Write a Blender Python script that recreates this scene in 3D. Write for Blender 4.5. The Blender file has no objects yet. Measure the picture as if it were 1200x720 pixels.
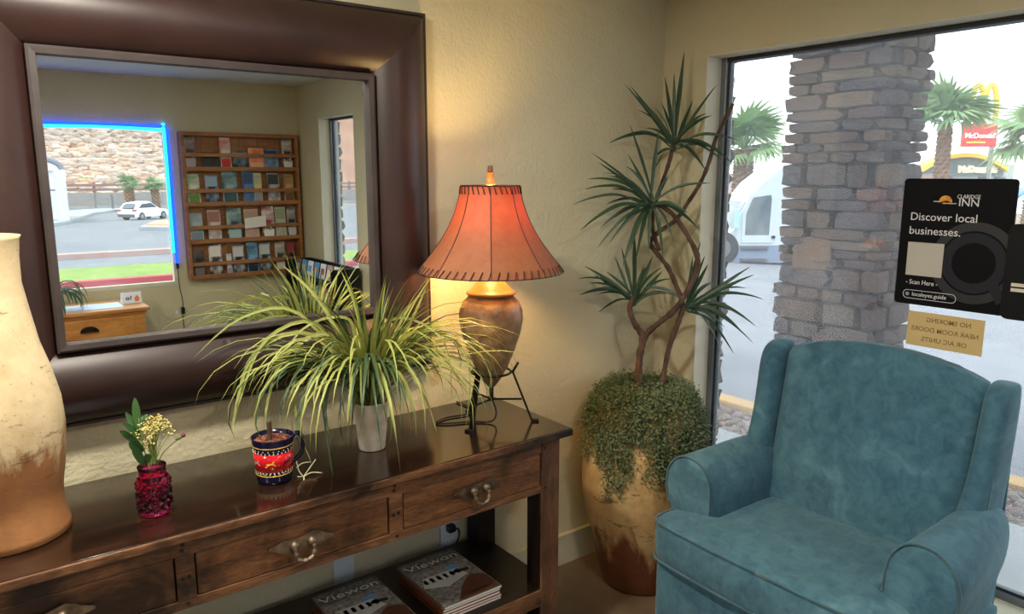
import bpy, bmesh, math, random
from mathutils import Vector, Matrix, noise as mnoise
from math import sin, cos, pi, sqrt, atan2, radians
random.seed(11)
sc = bpy.context.scene
col = sc.collection

# ------------------------------------------------------------------ camera
FOC = 872.9
CAM = Vector((-2.3781, -2.1314, 1.57))
YAW, PIT = 0.6466, 0.1765
FWD = Vector((sin(YAW)*cos(PIT), cos(YAW)*cos(PIT), -sin(PIT)))
RGT = Vector((cos(YAW), -sin(YAW), 0))
UPV = RGT.cross(FWD)
cd = bpy.data.cameras.new('camera')
cam = bpy.data.objects.new('camera', cd)
col.objects.link(cam)
cd.sensor_width = 36
cd.lens = FOC/1200*36
cd.clip_start = 0.02
cd.clip_end = 500
m = Matrix((RGT, UPV, -FWD)).transposed().to_4x4()
m.translation = CAM
cam.matrix_world = m
sc.camera = cam

# ------------------------------------------------------------------ world, light, exposure
w = bpy.data.worlds.new('sky')
sc.world = w
w.use_nodes = True
bg = w.node_tree.nodes['Background']
bg.inputs[0].default_value = (0.93, 0.97, 1.0, 1)
bg.inputs[1].default_value = 2.2
sun_d = bpy.data.lights.new('sun', 'SUN')
sun_d.energy = 1.5
sun_d.angle = radians(12)
sun_d.color = (1.0, 0.95, 0.87)
sun = bpy.data.objects.new('sun', sun_d)
sun.rotation_euler = (radians(38), radians(12), radians(-60))
col.objects.link(sun)
sc.view_settings.view_transform = 'Standard'
sc.view_settings.look = 'None'
sc.view_settings.gamma = 1.0
sc.view_settings.use_curve_mapping = False
sc.view_settings.exposure = 0.68

# ------------------------------------------------------------------ pixel helpers (measuring the photograph)
def ray(x, y):
    return RGT*((x-600)/FOC) - UPV*((y-360)/FOC) + FWD
def P(x, y, ax, v):
    d = ray(x, y)
    t = (v-CAM[ax])/d[ax]
    return CAM + d*t
MY = -0.045
def Q(x, y, ax, v):                       # a point seen in the wall mirror
    d = ray(x, y); d = Vector((d.x, -d.y, d.z))
    c = Vector((CAM.x, 2*MY-CAM.y, CAM.z))
    return c + d*((v-c[ax])/d[ax])
def road_z(y): return -0.15 - 0.02*max(0.0, -11-y)
def Qg(x, y):
    d = ray(x, y); d = Vector((d.x, -d.y, d.z))
    c = Vector((CAM.x, 2*MY-CAM.y, CAM.z))
    # z = -0.15 - 0.02*(-11-y)  ->  z - 0.02 y = 0.07
    t = (0.07 - (c.z-0.02*c.y))/(d.z-0.02*d.y)
    return c + d*t
def lot_z(x): return -0.15 - 0.066*max(0.0, x-2.4)

# ------------------------------------------------------------------ object helpers
def tag(o, label, cat, group=None, kind=None):
    if label: o['label'] = label
    if cat: o['category'] = cat
    if group: o['group'] = group
    if kind: o['kind'] = kind
    return o
def thing(name, label, cat, loc=(0, 0, 0), rotz=0, group=None):
    o = bpy.data.objects.new(name, None)
    o.empty_display_size = 0.05
    col.objects.link(o)
    o.location = loc
    o.rotation_euler = (0, 0, rotz)
    return tag(o, label, cat, group)
def mesh(name, V, F, smooth=False):
    me = bpy.data.meshes.new(name)
    me.from_pydata([tuple(v) for v in V], [], [tuple(f) for f in F])
    me.update()
    if smooth:
        me.polygons.foreach_set('use_smooth', [True]*len(me.polygons))
    return me
def link(name, me, mat, parent=None, loc=None, label=None):
    o = bpy.data.objects.new(name, me)
    col.objects.link(o)
    if mat is not None and not me.materials:
        for mm in (mat if isinstance(mat, (list, tuple)) else [mat]):
            me.materials.append(mm)
    if parent is not None: o.parent = parent
    if loc is not None: o.location = loc
    if label: o['label'] = label
    return o
def wpart(name, me, mat, parent, label=None):      # mesh in world coordinates, under an unrotated root (or child of one)
    off = Vector((0, 0, 0)); p = parent
    while p is not None:
        off += p.location; p = p.parent
    me.transform(Matrix.Translation(-off))
    return link(name, me, mat, parent, None, label)
def subsurf(o, n=2):
    md = o.modifiers.new('smooth', 'SUBSURF'); md.levels = n; md.render_levels = n
    o.data.polygons.foreach_set('use_smooth', [True]*len(o.data.polygons))
    return o
def struct(name, me, mat, parent=None, label=None, cat=None):
    o = link(name, me, mat, parent)
    if parent is None: o['kind'] = 'structure'
    if label: o['label'] = label
    if cat and parent is None: o['category'] = cat
    return o

class MB:
    def __init__(s): s.V = []; s.F = []
    def add(s, V, F):
        n = len(s.V); s.V += [Vector(v) for v in V]; s.F += [tuple(i+n for i in f) for f in F]; return s
    def box(s, a, b):
        x0, x1 = sorted((a[0], b[0])); y0, y1 = sorted((a[1], b[1])); z0, z1 = sorted((a[2], b[2]))
        return s.add([(x0,y0,z0),(x1,y0,z0),(x1,y1,z0),(x0,y1,z0),(x0,y0,z1),(x1,y0,z1),(x1,y1,z1),(x0,y1,z1)],
                     [(0,3,2,1),(4,5,6,7),(0,1,5,4),(1,2,6,5),(2,3,7,6),(3,0,4,7)])
    def rbox(s, a, b, r=0.004):
        """box with chamfered edges"""
        x0, x1 = sorted((a[0], b[0])); y0, y1 = sorted((a[1], b[1])); z0, z1 = sorted((a[2], b[2]))
        r = min(r, (x1-x0)*.45, (y1-y0)*.45, (z1-z0)*.45)
        bm = bmesh.new()
        bmesh.ops.create_cube(bm, size=1)
        for v in bm.verts:
            v.co = Vector((x0 if v.co.x < 0 else x1, y0 if v.co.y < 0 else y1, z0 if v.co.z < 0 else z1))
        bmesh.ops.bevel(bm, geom=bm.edges[:], offset=r, segments=2, profile=0.6, affect='EDGES')
        bm.verts.index_update()
        s.add([v.co.copy() for v in bm.verts], [[v.index for v in f.verts] for f in bm.faces])
        bm.free(); return s
    def rings(s, R, cap0=True, cap1=True, closed=True):
        n = len(R[0]); V = [v for r in R for v in r]; F = []
        for i in range(len(R)-1):
            for j in range(n if closed else n-1):
                k = (j+1) % n
                F.append((i*n+j, i*n+k, (i+1)*n+k, (i+1)*n+j))
        if cap0: F.append(tuple(range(n-1, -1, -1)))
        if cap1: F.append(tuple((len(R)-1)*n+j for j in range(n)))
        return s.add(V, F)
    def tube(s, pts, rad, n=8, cap=True):
        pts = [Vector(p) for p in pts]
        if not isinstance(rad, (list, tuple)): rad = [rad]*len(pts)
        R = []; up = None
        for i, p in enumerate(pts):
            t = (pts[min(i+1, len(pts)-1)] - pts[max(i-1, 0)])
            if t.length < 1e-9: t = Vector((0, 0, 1))
            t.normalize()
            if up is None:
                up = Vector((0, 0, 1)) if abs(t.z) < .9 else Vector((1, 0, 0))
            a = up - t*up.dot(t)
            if a.length < 1e-6: a = t.orthogonal()
            a.normalize(); b = t.cross(a); up = a
            R.append([p + (a*cos(2*pi*j/n) + b*sin(2*pi*j/n))*rad[i] for j in range(n)])
        return s.rings(R, cap, cap)
    def lathe(s, prof, n=32, c=(0, 0, 0), mod=None):
        R = []
        for (r, z) in prof:
            ring = []
            for j in range(n):
                a = 2*pi*j/n; rr = max(r, 1e-5)
                if mod: rr = rr + mod(a, z)
                ring.append(Vector((c[0]+rr*cos(a), c[1]+rr*sin(a), c[2]+z)))
            R.append(ring)
        return s.rings(R, True, True)
    def prism(s, poly, d0, d1, axis=1):
        """polygon of (u,v) extruded along an axis: axis 1 -> (u,d,v), axis 0 -> (d,u,v), axis 2 -> (u,v,d)"""
        def mk(u, v, d): return (u, d, v) if axis == 1 else ((d, u, v) if axis == 0 else (u, v, d))
        return s.rings([[mk(u, v, d0) for u, v in poly], [mk(u, v, d1) for u, v in poly]])
    def me(s, name, smooth=False):
        me = mesh(name, s.V, s.F, smooth)
        bm = bmesh.new(); bm.from_mesh(me)
        bmesh.ops.recalc_face_normals(bm, faces=bm.faces); bm.to_mesh(me); bm.free()
        if smooth: me.polygons.foreach_set('use_smooth', [True]*len(me.polygons))
        return me

def smooth_path(pts, n=6):
    pts = [Vector(p) for p in pts]; out = []
    for i in range(len(pts)-1):
        p0, p1, p2, p3 = pts[max(i-1, 0)], pts[i], pts[i+1], pts[min(i+2, len(pts)-1)]
        for k in range(n):
            t = k/n
            out.append(0.5*((2*p1) + (p2-p0)*t + (2*p0-5*p1+4*p2-p3)*t*t + (3*p1-p0-3*p2+p3)*t**3))
    out.append(pts[-1]); return out
def edge_split_smooth(o, ang=40):
    me = o.data
    me.polygons.foreach_set('use_smooth', [True]*len(me.polygons))
    md = o.modifiers.new('edges', 'EDGE_SPLIT'); md.split_angle = radians(ang)
    return o
def text_me(s, size, ext=0.0004, align='LEFT', bold=0.0):
    cu = bpy.data.curves.new('lettering', 'FONT'); cu.body = s; cu.size = size; cu.extrude = ext
    cu.align_x = align; cu.resolution_u = 3; cu.offset = bold
    o = bpy.data.objects.new('lettering', cu); col.objects.link(o)
    dg = bpy.context.evaluated_depsgraph_get(); dg.update()
    me = bpy.data.meshes.new_from_object(o.evaluated_get(dg))
    bpy.data.objects.remove(o); return me
def frame(X, Y, Z, o):
    m = Matrix((X, Y, Z)).transposed().to_4x4(); m.translation = Vector(o); return m

# ------------------------------------------------------------------ materials
MATS = {}
def lin(c):
    return tuple(((x/255)/12.92 if x/255 <= .04045 else ((x/255+.055)/1.055)**2.4) for x in c[:3]) + (1,)
class NT:
    def __init__(s, name):
        s.m = bpy.data.materials.new(name); s.m.use_nodes = True
        s.t = s.m.node_tree; s.t.nodes.clear()
        s.out = s.n('ShaderNodeOutputMaterial')
    def n(s, ty, **kw):
        nd = s.t.nodes.new(ty)
        for k, v in kw.items():
            if k in nd.inputs: nd.inputs[k].default_value = v
            else: setattr(nd, k, v)
        return nd
    def l(s, a, b): s.t.links.new(a, b)
    def coord(s, stretch=(1, 1, 1), kind='Object'):
        tc = s.n('ShaderNodeTexCoord'); mp = s.n('ShaderNodeMapping')
        mp.inputs['Scale'].default_value = stretch
        s.l(tc.outputs[kind], mp.inputs[0]); return mp.outputs[0]
    def noise(s, co, scale, detail=4, rough=.55, dist=0):
        nd = s.n('ShaderNodeTexNoise'); nd.inputs['Scale'].default_value = scale
        nd.inputs['Detail'].default_value = detail; nd.inputs['Roughness'].default_value = rough
        nd.inputs['Distortion'].default_value = dist
        s.l(co, nd.inputs['Vector']); return nd.outputs['Fac']
    def ramp(s, fac, stops):
        nd = s.n('ShaderNodeValToRGB'); cr = nd.color_ramp
        while len(cr.elements) < len(stops): cr.elements.new(.5)
        for e, (p, c) in zip(cr.elements, stops): e.position = p; e.color = c
        s.l(fac, nd.inputs[0]); return nd.outputs[0]
    def mix(s, fac, a, b, mode='MIX'):
        nd = s.n('ShaderNodeMix'); nd.data_type = 'RGBA'; nd.blend_type = mode
        if hasattr(fac, 'links') or hasattr(fac, 'is_linked'): s.l(fac, nd.inputs[0])
        else: nd.inputs[0].default_value = fac
        for v, i in ((a, 6), (b, 7)):
            if isinstance(v, tuple): nd.inputs[i].default_value = v
            else: s.l(v, nd.inputs[i])
        return nd.outputs[2]
    def bsdf(s, colr, rough=.5, metal=0, spec=.5, bumpf=None, bump=.2, dist=.01, sheen=0, sheenc=None, coat=0, coatr=.1):
        b = s.n('ShaderNodeBsdfPrincipled')
        if isinstance(colr, tuple): b.inputs['Base Color'].default_value = colr
        else: s.l(colr, b.inputs['Base Color'])
        if isinstance(rough, (int, float)): b.inputs['Roughness'].default_value = rough
        else: s.l(rough, b.inputs['Roughness'])
        b.inputs['Metallic'].default_value = metal
        b.inputs['Specular IOR Level'].default_value = spec
        b.inputs['Sheen Weight'].default_value = sheen
        if sheenc: b.inputs['Sheen Tint'].default_value = sheenc
        b.inputs['Coat Weight'].default_value = coat; b.inputs['Coat Roughness'].default_value = coatr
        if bumpf is not None:
            bp = s.n('ShaderNodeBump'); bp.inputs['Strength'].default_value = bump; bp.inputs['Distance'].default_value = dist
            s.l(bumpf, bp.inputs['Height']); s.l(bp.outputs[0], b.inputs['Normal'])
        return b
    def done(s, shader): s.l(shader.outputs[0], s.out.inputs[0]); return s.m
def mat(name, c, c2=None, scale=8, rough=.5, metal=0, bump=0, bscale=60, spec=.5, stretch=(1, 1, 1), sheen=0, coat=0, kind='Object', dist=.005, lo=.35, hi=.65):
    if name in MATS: return MATS[name]
    t = NT(name); co = t.coord(stretch, kind)
    colr = lin(c)
    if c2 is not None:
        colr = t.ramp(t.noise(co, scale, 5), [(lo, lin(c)), (hi, lin(c2))])
    bf = t.noise(co, bscale, 3) if bump else None
    MATS[name] = t.done(t.bsdf(colr, rough, metal, spec, bf, bump, dist, sheen, None, coat))
    return MATS[name]

def m_wall(name, c, c2):
    t = NT(name); co = t.coord()
    colr = t.ramp(t.noise(co, 2.2, 5), [(.3, lin(c)), (.7, lin(c2))])
    n1 = t.noise(co, 14, 5, .6, .6); n2 = t.noise(co, 70, 3)
    a = t.n('ShaderNodeMath', operation='MULTIPLY_ADD'); t.l(n1, a.inputs[0]); a.inputs[1].default_value = 1.6; t.l(n2, a.inputs[2])
    return t.done(t.bsdf(colr, .8, 0, .25, a.outputs[0], .32, .012))
WALL = m_wall('wall_paint', (198, 190, 158), (206, 198, 166))
CEIL = m_wall('ceiling_paint', (205, 212, 212), (212, 218, 216))
TRIM = mat('reveal_paint', (206, 202, 182), (214, 210, 192), 5, .6, bump=.15, bscale=50)
BASE = mat('baseboard_paint', (196, 190, 160), (204, 198, 168), 5, .5)
def m_floor():
    t = NT('stained_concrete'); co = t.coord()
    n1 = t.noise(co, 1.7, 8, .65, .8); n2 = t.noise(co, 9, 5)
    c = t.ramp(n1, [(.3, lin((92, 76, 60))), (.55, lin((112, 95, 76))), (.75, lin((128, 112, 92)))])
    c = t.mix(.25, c, t.ramp(n2, [(.3, lin((74, 60, 47))), (.7, lin((122, 106, 86)))]))
    return t.done(t.bsdf(c, .38, 0, .4, n2, .05, .01))
FLOOR = m_floor()
def m_wood(name, cols, stretch, scale=3.0, rough=.45, stain=.5, coat=0, bump=.12, spec=.5):
    t = NT(name); co = t.coord(stretch)
    n1 = t.noise(co, scale, 8, .62, .8); n2 = t.noise(t.coord((1, 1, 1)), 4.2, 4, .6, .4)
    n3 = t.noise(co, scale*9, 4, .6)
    c = t.ramp(n1, [(.28, lin(cols[0])), (.5, lin(cols[1])), (.72, lin(cols[2]))])
    c = t.mix(.32, c, t.ramp(n3, [(.35, lin(cols[0])), (.65, lin(cols[2]))]))
    st = t.ramp(n2, [(.46, (0, 0, 0, 1)), (.62, (1, 1, 1, 1))])
    sm = t.n('ShaderNodeMath', operation='MULTIPLY'); t.l(st, sm.inputs[0]); sm.inputs[1].default_value = stain
    c = t.mix(sm.outputs[0], c, lin(cols[3]))
    return t.done(t.bsdf(c, rough, 0, spec, n3, bump, .002, coat=coat, coatr=.12))
W_FRONT = m_wood('walnut_front', [(40, 24, 16), (100, 66, 44), (162, 114, 76), (20, 13, 10)], (1.2, 9, 12), 3.4, .38, .95, bump=.3)
W_DRAWER = m_wood('walnut_drawer', [(42, 25, 16), (106, 70, 44), (160, 110, 70), (22, 14, 10)], (1.6, 9, 12), 3.0, .36, .9, bump=.3)
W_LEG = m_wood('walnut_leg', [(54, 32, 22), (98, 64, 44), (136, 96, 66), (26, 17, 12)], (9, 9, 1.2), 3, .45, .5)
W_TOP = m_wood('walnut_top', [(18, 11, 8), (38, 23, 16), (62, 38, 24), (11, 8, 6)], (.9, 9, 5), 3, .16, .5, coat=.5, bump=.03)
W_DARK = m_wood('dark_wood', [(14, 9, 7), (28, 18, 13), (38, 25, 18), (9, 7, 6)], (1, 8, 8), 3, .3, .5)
W_OAK = m_wood('honey_oak', [(156, 96, 42), (196, 132, 66), (214, 156, 90), (120, 74, 36)], (1.3, 6, 8), 3, .4, .25)
W_RACK = m_wood('rack_pine', [(116, 72, 38), (156, 104, 60), (180, 126, 78), (88, 54, 30)], (1.3, 6, 8), 3, .5, .25)
IRON = mat('black_iron', (28, 25, 24), (44, 40, 38), 20, .45, .7, bump=.1)
BLACK = mat('black_plastic', (16, 16, 18), None, rough=.4)
PEWTER = mat('cast_pewter', (88, 74, 60), (140, 122, 100), 30, .45, .75, bump=.5, bscale=45)
ALU = mat('anodised_aluminium', (120, 126, 132), (138, 144, 150), 6, .35, .8)
ALU_DK = mat('dark_gasket', (38, 46, 54), None, rough=.5)
def m_leather():
    t = NT('brown_leather'); co = t.coord()
    n1 = t.noise(co, 4, 6, .6); n2 = t.noise(co, 120, 4); n3 = t.noise(co, 9, 1)
    c = t.ramp(n1, [(.3, lin((36, 21, 19))), (.6, lin((52, 32, 28))), (.8, lin((66, 42, 34)))])
    v = t.n('ShaderNodeTexVoronoi'); v.inputs['Scale'].default_value = 9; t.l(co, v.inputs['Vector'])
    dd = t.ramp(v.outputs['Distance'], [(.0, (0, 0, 0, 1)), (.1, (1, 1, 1, 1))])
    a = t.n('ShaderNodeMath', operation='MULTIPLY_ADD'); t.l(n2, a.inputs[0]); a.inputs[1].default_value = .12; t.l(dd, a.inputs[2])
    return t.done(t.bsdf(c, .42, 0, .45, a.outputs[0], .28, .004))
LEATHER = m_leather()
LIP = mat('lip_leather', (48, 39, 38), (60, 50, 48), 10, .5)
def m_mirror():
    t = NT('mirror_glass'); g = t.n('ShaderNodeBsdfGlossy'); g.inputs['Color'].default_value = (.90, .93, .91, 1); g.inputs['Roughness'].default_value = 0
    return t.done(g)
MIRROR = m_mirror()
def m_pane(name='window_glass', haze=.05):
    t = NT(name); tr = t.n('ShaderNodeBsdfTransparent'); tr.inputs[0].default_value = (.93, .96, .96, 1)
    gl = t.n('ShaderNodeBsdfGlossy'); gl.inputs['Roughness'].default_value = .01
    ge = t.n('ShaderNodeNewGeometry'); dt = t.n('ShaderNodeVectorMath', operation='DOT_PRODUCT'); t.l(ge.outputs['Incoming'], dt.inputs[0]); t.l(ge.outputs['Normal'], dt.inputs[1])
    ab = t.n('ShaderNodeMath', operation='ABSOLUTE'); t.l(dt.outputs['Value'], ab.inputs[0])
    om = t.n('ShaderNodeMath', operation='SUBTRACT'); om.inputs[0].default_value = 1; t.l(ab.outputs[0], om.inputs[1])
    pw = t.n('ShaderNodeMath', operation='POWER'); t.l(om.outputs[0], pw.inputs[0]); pw.inputs[1].default_value = 5
    fr = t.n('ShaderNodeMath', operation='MULTIPLY_ADD'); t.l(pw.outputs[0], fr.inputs[0]); fr.inputs[1].default_value = .9; fr.inputs[2].default_value = .035
    m1 = t.n('ShaderNodeMixShader'); t.l(fr.outputs[0], m1.inputs[0]); t.l(tr.outputs[0], m1.inputs[1]); t.l(gl.outputs[0], m1.inputs[2])
    df = t.n('ShaderNodeBsdfTranslucent'); df.inputs[0].default_value = (.8, .86, .95, 1)  # pale bluish haze over the view, mixed into the glass shader
    m2 = t.n('ShaderNodeMixShader')
    n = t.noise(t.coord((1, 1, 1)), 2.2, 4)
    r = t.ramp(n, [(.3, (haze*.5,)*3+(1,)), (.7, (haze*1.5,)*3+(1,))])
    t.l(r, m2.inputs[0]); t.l(m1.outputs[0], m2.inputs[1]); t.l(df.outputs[0], m2.inputs[2])
    return t.done(m2)
PANE = m_pane('window_glass', .075)
PANE_C = m_pane('front_window_glass', .03)
def m_emit(name, c, s):
    t = NT(name); e = t.n('ShaderNodeEmission'); e.inputs[0].default_value = lin(c); e.inputs[1].default_value = s
    return t.done(e)
def m_velvet():
    t = NT('teal_suede'); co = t.coord()
    n1 = t.noise(co, 5, 6, .6, 1.2); n2 = t.noise(co, 22, 5, .65, .8); n3 = t.noise(co, 260, 2)
    c = t.ramp(n1, [(.3, lin((48, 82, 102))), (.55, lin((62, 101, 122))), (.72, lin((92, 132, 148)))])
    c = t.mix(.3, c, t.ramp(n2, [(.35, lin((42, 76, 94))), (.65, lin((92, 134, 142)))]))
    a = t.n('ShaderNodeMath', operation='MULTIPLY_ADD'); t.l(n2, a.inputs[0]); a.inputs[1].default_value = 2.5; t.l(n3, a.inputs[2])
    return t.done(t.bsdf(c, .85, 0, .2, a.outputs[0], .12, .004, sheen=.25, sheenc=(.55, .78, .85, 1)))
VELVET = m_velvet()
PIPING = mat('suede_piping', (38, 74, 88), (52, 94, 108), 12, .85, sheen=.3)

def m_glaze(name, zlo, zhi, cream, cream2, clay, clay2, worn, sc_=9):
    t = NT(name); co = t.coord()
    sx = t.n('ShaderNodeSeparateXYZ'); tc = t.n('ShaderNodeTexCoord'); t.l(tc.outputs['Object'], sx.inputs[0])
    nb = t.noise(t.coord((1, 1, .35)), sc_, 8, .7, .3)
    mr = t.n('ShaderNodeMapRange'); mr.inputs[1].default_value = zlo; mr.inputs[2].default_value = zhi; t.l(sx.outputs[2], mr.inputs[0])
    ad = t.n('ShaderNodeMath', operation='MULTIPLY_ADD'); t.l(nb, ad.inputs[0]); ad.inputs[1].default_value = 1.3; t.l(mr.outputs[0], ad.inputs[2])
    fac = t.ramp(ad.outputs[0], [(.98, (0, 0, 0, 1)), (1.0, (1, 1, 1, 1))]) if False else None
    gt = t.n('ShaderNodeMapRange'); gt.inputs[1].default_value = 1.06; gt.inputs[2].default_value = 1.22; t.l(ad.outputs[0], gt.inputs[0])
    c1 = t.ramp(t.noise(co, 7, 7, .65), [(.3, lin(cream2)), (.6, lin(cream))])
    c2 = t.ramp(t.noise(co, 6, 6, .6), [(.3, lin(clay2)), (.7, lin(clay))])
    wp = t.ramp(t.noise(t.coord((1, 1, 3.6)), sc_*.75, 9, .78, .2), [(worn, (0, 0, 0, 1)), (worn+.05, (1, 1, 1, 1))])
    wm = t.n('ShaderNodeMath', operation='MULTIPLY'); t.l(wp, wm.inputs[0]); wm.inputs[1].default_value = .75
    c = t.mix(gt.outputs[0], c2, c1)
    c = t.mix(wm.outputs[0], c, lin(clay2))
    sp = t.ramp(t.noise(co, 95, 3, .7), [(.64, (0, 0, 0, 1)), (.72, (.7, .7, .7, 1))]); c = t.mix(sp, c, lin(clay2))
    return t.done(t.bsdf(c, .5, 0, .4, t.noise(co, 45, 6, .7), .25, .006))
VASE = m_glaze('vase_glaze', .05, .42, (214, 194, 156), (182, 158, 118), (172, 118, 72), (112, 74, 46), .575)
JAR = m_glaze('floor_jar_glaze', -.10, .52, (196, 166, 116), (160, 124, 78), (118, 70, 42), (86, 48, 30), .565, 7)
URN = mat('urn_glaze', (104, 76, 50), (170, 134, 94), 26, .42, bump=.35, bscale=70, lo=.3, hi=.75)
URN_TOP = mat('urn_lid_glaze', (186, 132, 72), (150, 104, 58), 14, .4, bump=.2)
def m_shade():
    t = NT('rawhide_shade'); co = t.coord()
    c = t.ramp(t.noise(co, 26, 5), [(.3, lin((128, 82, 54))), (.7, lin((146, 94, 62)))])
    d = t.bsdf(c, .6, 0, .3)
    tr = t.n('ShaderNodeBsdfTranslucent'); tr.inputs[0].default_value = lin((200, 50, 24))
    mx = t.n('ShaderNodeMixShader'); mx.inputs[0].default_value = .026
    t.l(d.outputs[0], mx.inputs[1]); t.l(tr.outputs[0], mx.inputs[2]); return t.done(mx)
SHADE = m_shade()
LACE = mat('dark_lace', (44, 22, 16), None, rough=.6)
CONC_POT = mat('whitewashed_clay', (216, 208, 192), (190, 178, 158), 24, .85, bump=.3, bscale=80)
def m_leaf(name, c, c2, c3, rough=.45):
    t = NT(name); tc = t.n('ShaderNodeTexCoord'); oi = t.n('ShaderNodeObjectInfo')
    n = t.noise(tc.outputs['Object'], 9, 3)
    a = t.mix(oi.outputs['Random'], lin(c), lin(c2)); b = t.mix(n, a, lin(c3))
    p = t.bsdf(b, rough, 0, .4); tr = t.n('ShaderNodeBsdfTranslucent'); t.l(b, tr.inputs[0])
    mx = t.n('ShaderNodeMixShader'); mx.inputs[0].default_value = .25
    t.l(p.outputs[0], mx.inputs[1]); t.l(tr.outputs[0], mx.inputs[2]); return t.done(mx)
GRASSB = m_leaf('variegated_blade', (158, 162, 78), (182, 182, 106), (120, 134, 68))
GRASSD = m_leaf('dark_blade', (58, 82, 48), (84, 104, 62), (44, 66, 42))
DRAC = m_leaf('dracaena_leaf', (58, 84, 62), (84, 110, 78), (44, 68, 54), .38)
FERN = m_leaf('trailing_fern', (100, 114, 80), (122, 134, 96), (80, 96, 68), .6)
SPRIG = m_leaf('sprig_leaf', (52, 88, 44), (72, 110, 58), (40, 72, 40), .4)
PALM = m_leaf('palm_frond', (122, 156, 104), (140, 170, 118), (108, 142, 96), .6)
BARK = mat('woody_stem', (60, 42, 34), (98, 72, 56), 34, .85, bump=.4, bscale=70, stretch=(1, 1, .4))
PTRUNK = mat('palm_trunk', (150, 122, 98), (112, 88, 70), 10, .9, bump=.5, bscale=12)
def m_jarglass():
    t = NT('magenta_glass'); b = t.n('ShaderNodeBsdfPrincipled')
    b.inputs['Base Color'].default_value = lin((240, 74, 156)); b.inputs['Roughness'].default_value = .02
    b.inputs['Transmission Weight'].default_value = 1; b.inputs['IOR'].default_value = 1.45
    return t.done(b)
JARG = m_jarglass()
YEL = mat('yellow_blossom', (176, 158, 78), (206, 194, 120), 30, .8)
MAROON = mat('maroon_bud', (96, 18, 42), (130, 30, 60), 40, .7)
STEM = mat('green_stem', (96, 112, 52), None, rough=.6)
def flat(name, c, rough=.5, **k): return mat(name, c, None, rough=rough, **k)
NAVY = flat('navy_glaze', (22, 22, 52), .15); REDG = flat('red_glaze', (196, 26, 34), .15); GOLD = flat('ochre_glaze', (220, 172, 60), .2)
CREAM = flat('cream_glaze', (222, 208, 170), .2); SOIL = mat('bark_chips', (110, 60, 44), (150, 90, 66), 60, .9, bump=.6, bscale=90)
WHITEP = flat('white_plastic', (214, 222, 230), .35)
PAPER = flat('page_edges', (226, 222, 214), .8)
CHROME = flat('brushed_steel', (150, 150, 150), .3, metal=1)
CONC = mat('pale_concrete', (138, 144, 150), (152, 157, 161), 3, .9, bump=.1, bscale=30)
def m_asphalt(name, c, c2):
    t = NT(name); co = t.coord()
    c_ = t.ramp(t.noise(co, .8, 8, .7), [(.3, lin(c)), (.7, lin(c2))])
    v = t.n('ShaderNodeTexVoronoi', feature='DISTANCE_TO_EDGE'); v.inputs['Scale'].default_value = .55
    wv = t.n('ShaderNodeVectorMath', operation='ADD'); t.l(co, wv.inputs[0])
    nz = t.n('ShaderNodeTexNoise'); nz.inputs['Scale'].default_value = 2; t.l(co, nz.inputs['Vector']); t.l(nz.outputs['Color'], wv.inputs[1])
    t.l(wv.outputs[0], v.inputs['Vector'])
    cr = t.ramp(v.outputs['Distance'], [(.012, (1, 1, 1, 1)), (.03, (0, 0, 0, 1))])
    sm = t.n('ShaderNodeMath', operation='MULTIPLY'); t.l(cr, sm.inputs[0]); sm.inputs[1].default_value = .35
    c_ = t.mix(sm.outputs[0], c_, lin((90, 94, 104)))
    return t.done(t.bsdf(c_, .9, 0, .3, t.noise(co, 60, 2), .2, .01))
ASPH = m_asphalt('weathered_asphalt', (106, 110, 118), (124, 127, 134))
ROAD = m_asphalt('road_asphalt', (104, 108, 116), (122, 125, 132))
KYEL = mat('yellow_kerb_paint', (172, 138, 84), (186, 156, 106), 3, .8)
KRED = mat('red_kerb_paint', (160, 34, 50), (172, 48, 62), 3, .7)
KPINK = mat('faded_kerb_paint', (176, 136, 130), (166, 150, 146), 3, .8)
LAWN = mat('lawn_green', (96, 124, 38), (122, 146, 56), 3, .9, bump=.5, bscale=40)

# ================================================================== room shell
X0, Y0, H = -7.5, -4.05, 2.275
WT = 0.16     # wall thickness
struct('floor', MB().box((X0-WT, Y0-WT, -.1), (WT, WT, 0)).me('floor'), FLOOR, label='stained brown concrete floor of the lobby')
struct('ceiling', MB().box((X0-WT, Y0-WT, H), (WT, WT, H+.1)).me('ceiling'), CEIL, label='pale painted ceiling seen at the top of the mirror')
struct('wall_back', MB().box((X0-WT, 0, 0), (WT, WT, H)).me('wall_back'), WALL, label='textured beige wall behind mirror, lamp and console table')
struct('wall_left', MB().box((X0-WT, Y0, 0), (X0, 0, H)).me('wall_left'), WALL)
# right wall with the big window and the narrow window
WY1, WY2, WZ1, WZ2 = -.216, -2.05, .27, 2.014
NY1, NY2, NZ1, NZ2 = -2.98, -3.60, .70, 2.0
mb = MB()
mb.box((0, 0, 0), (WT, WY1, H)).box((0, WY1, 0), (WT, WY2, WZ1)).box((0, WY1, WZ2), (WT, WY2, H)).box((0, WY2, 0), (WT, NY1, H))
mb.box((0, NY1, 0), (WT, NY2, NZ1)).box((0, NY1, NZ2), (WT, NY2, H)).box((0, NY2, 0), (WT, Y0-WT, H))
struct('wall_right', mb.me('wall_right'), WALL, label='beige window wall at the right with the big picture window')
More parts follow.
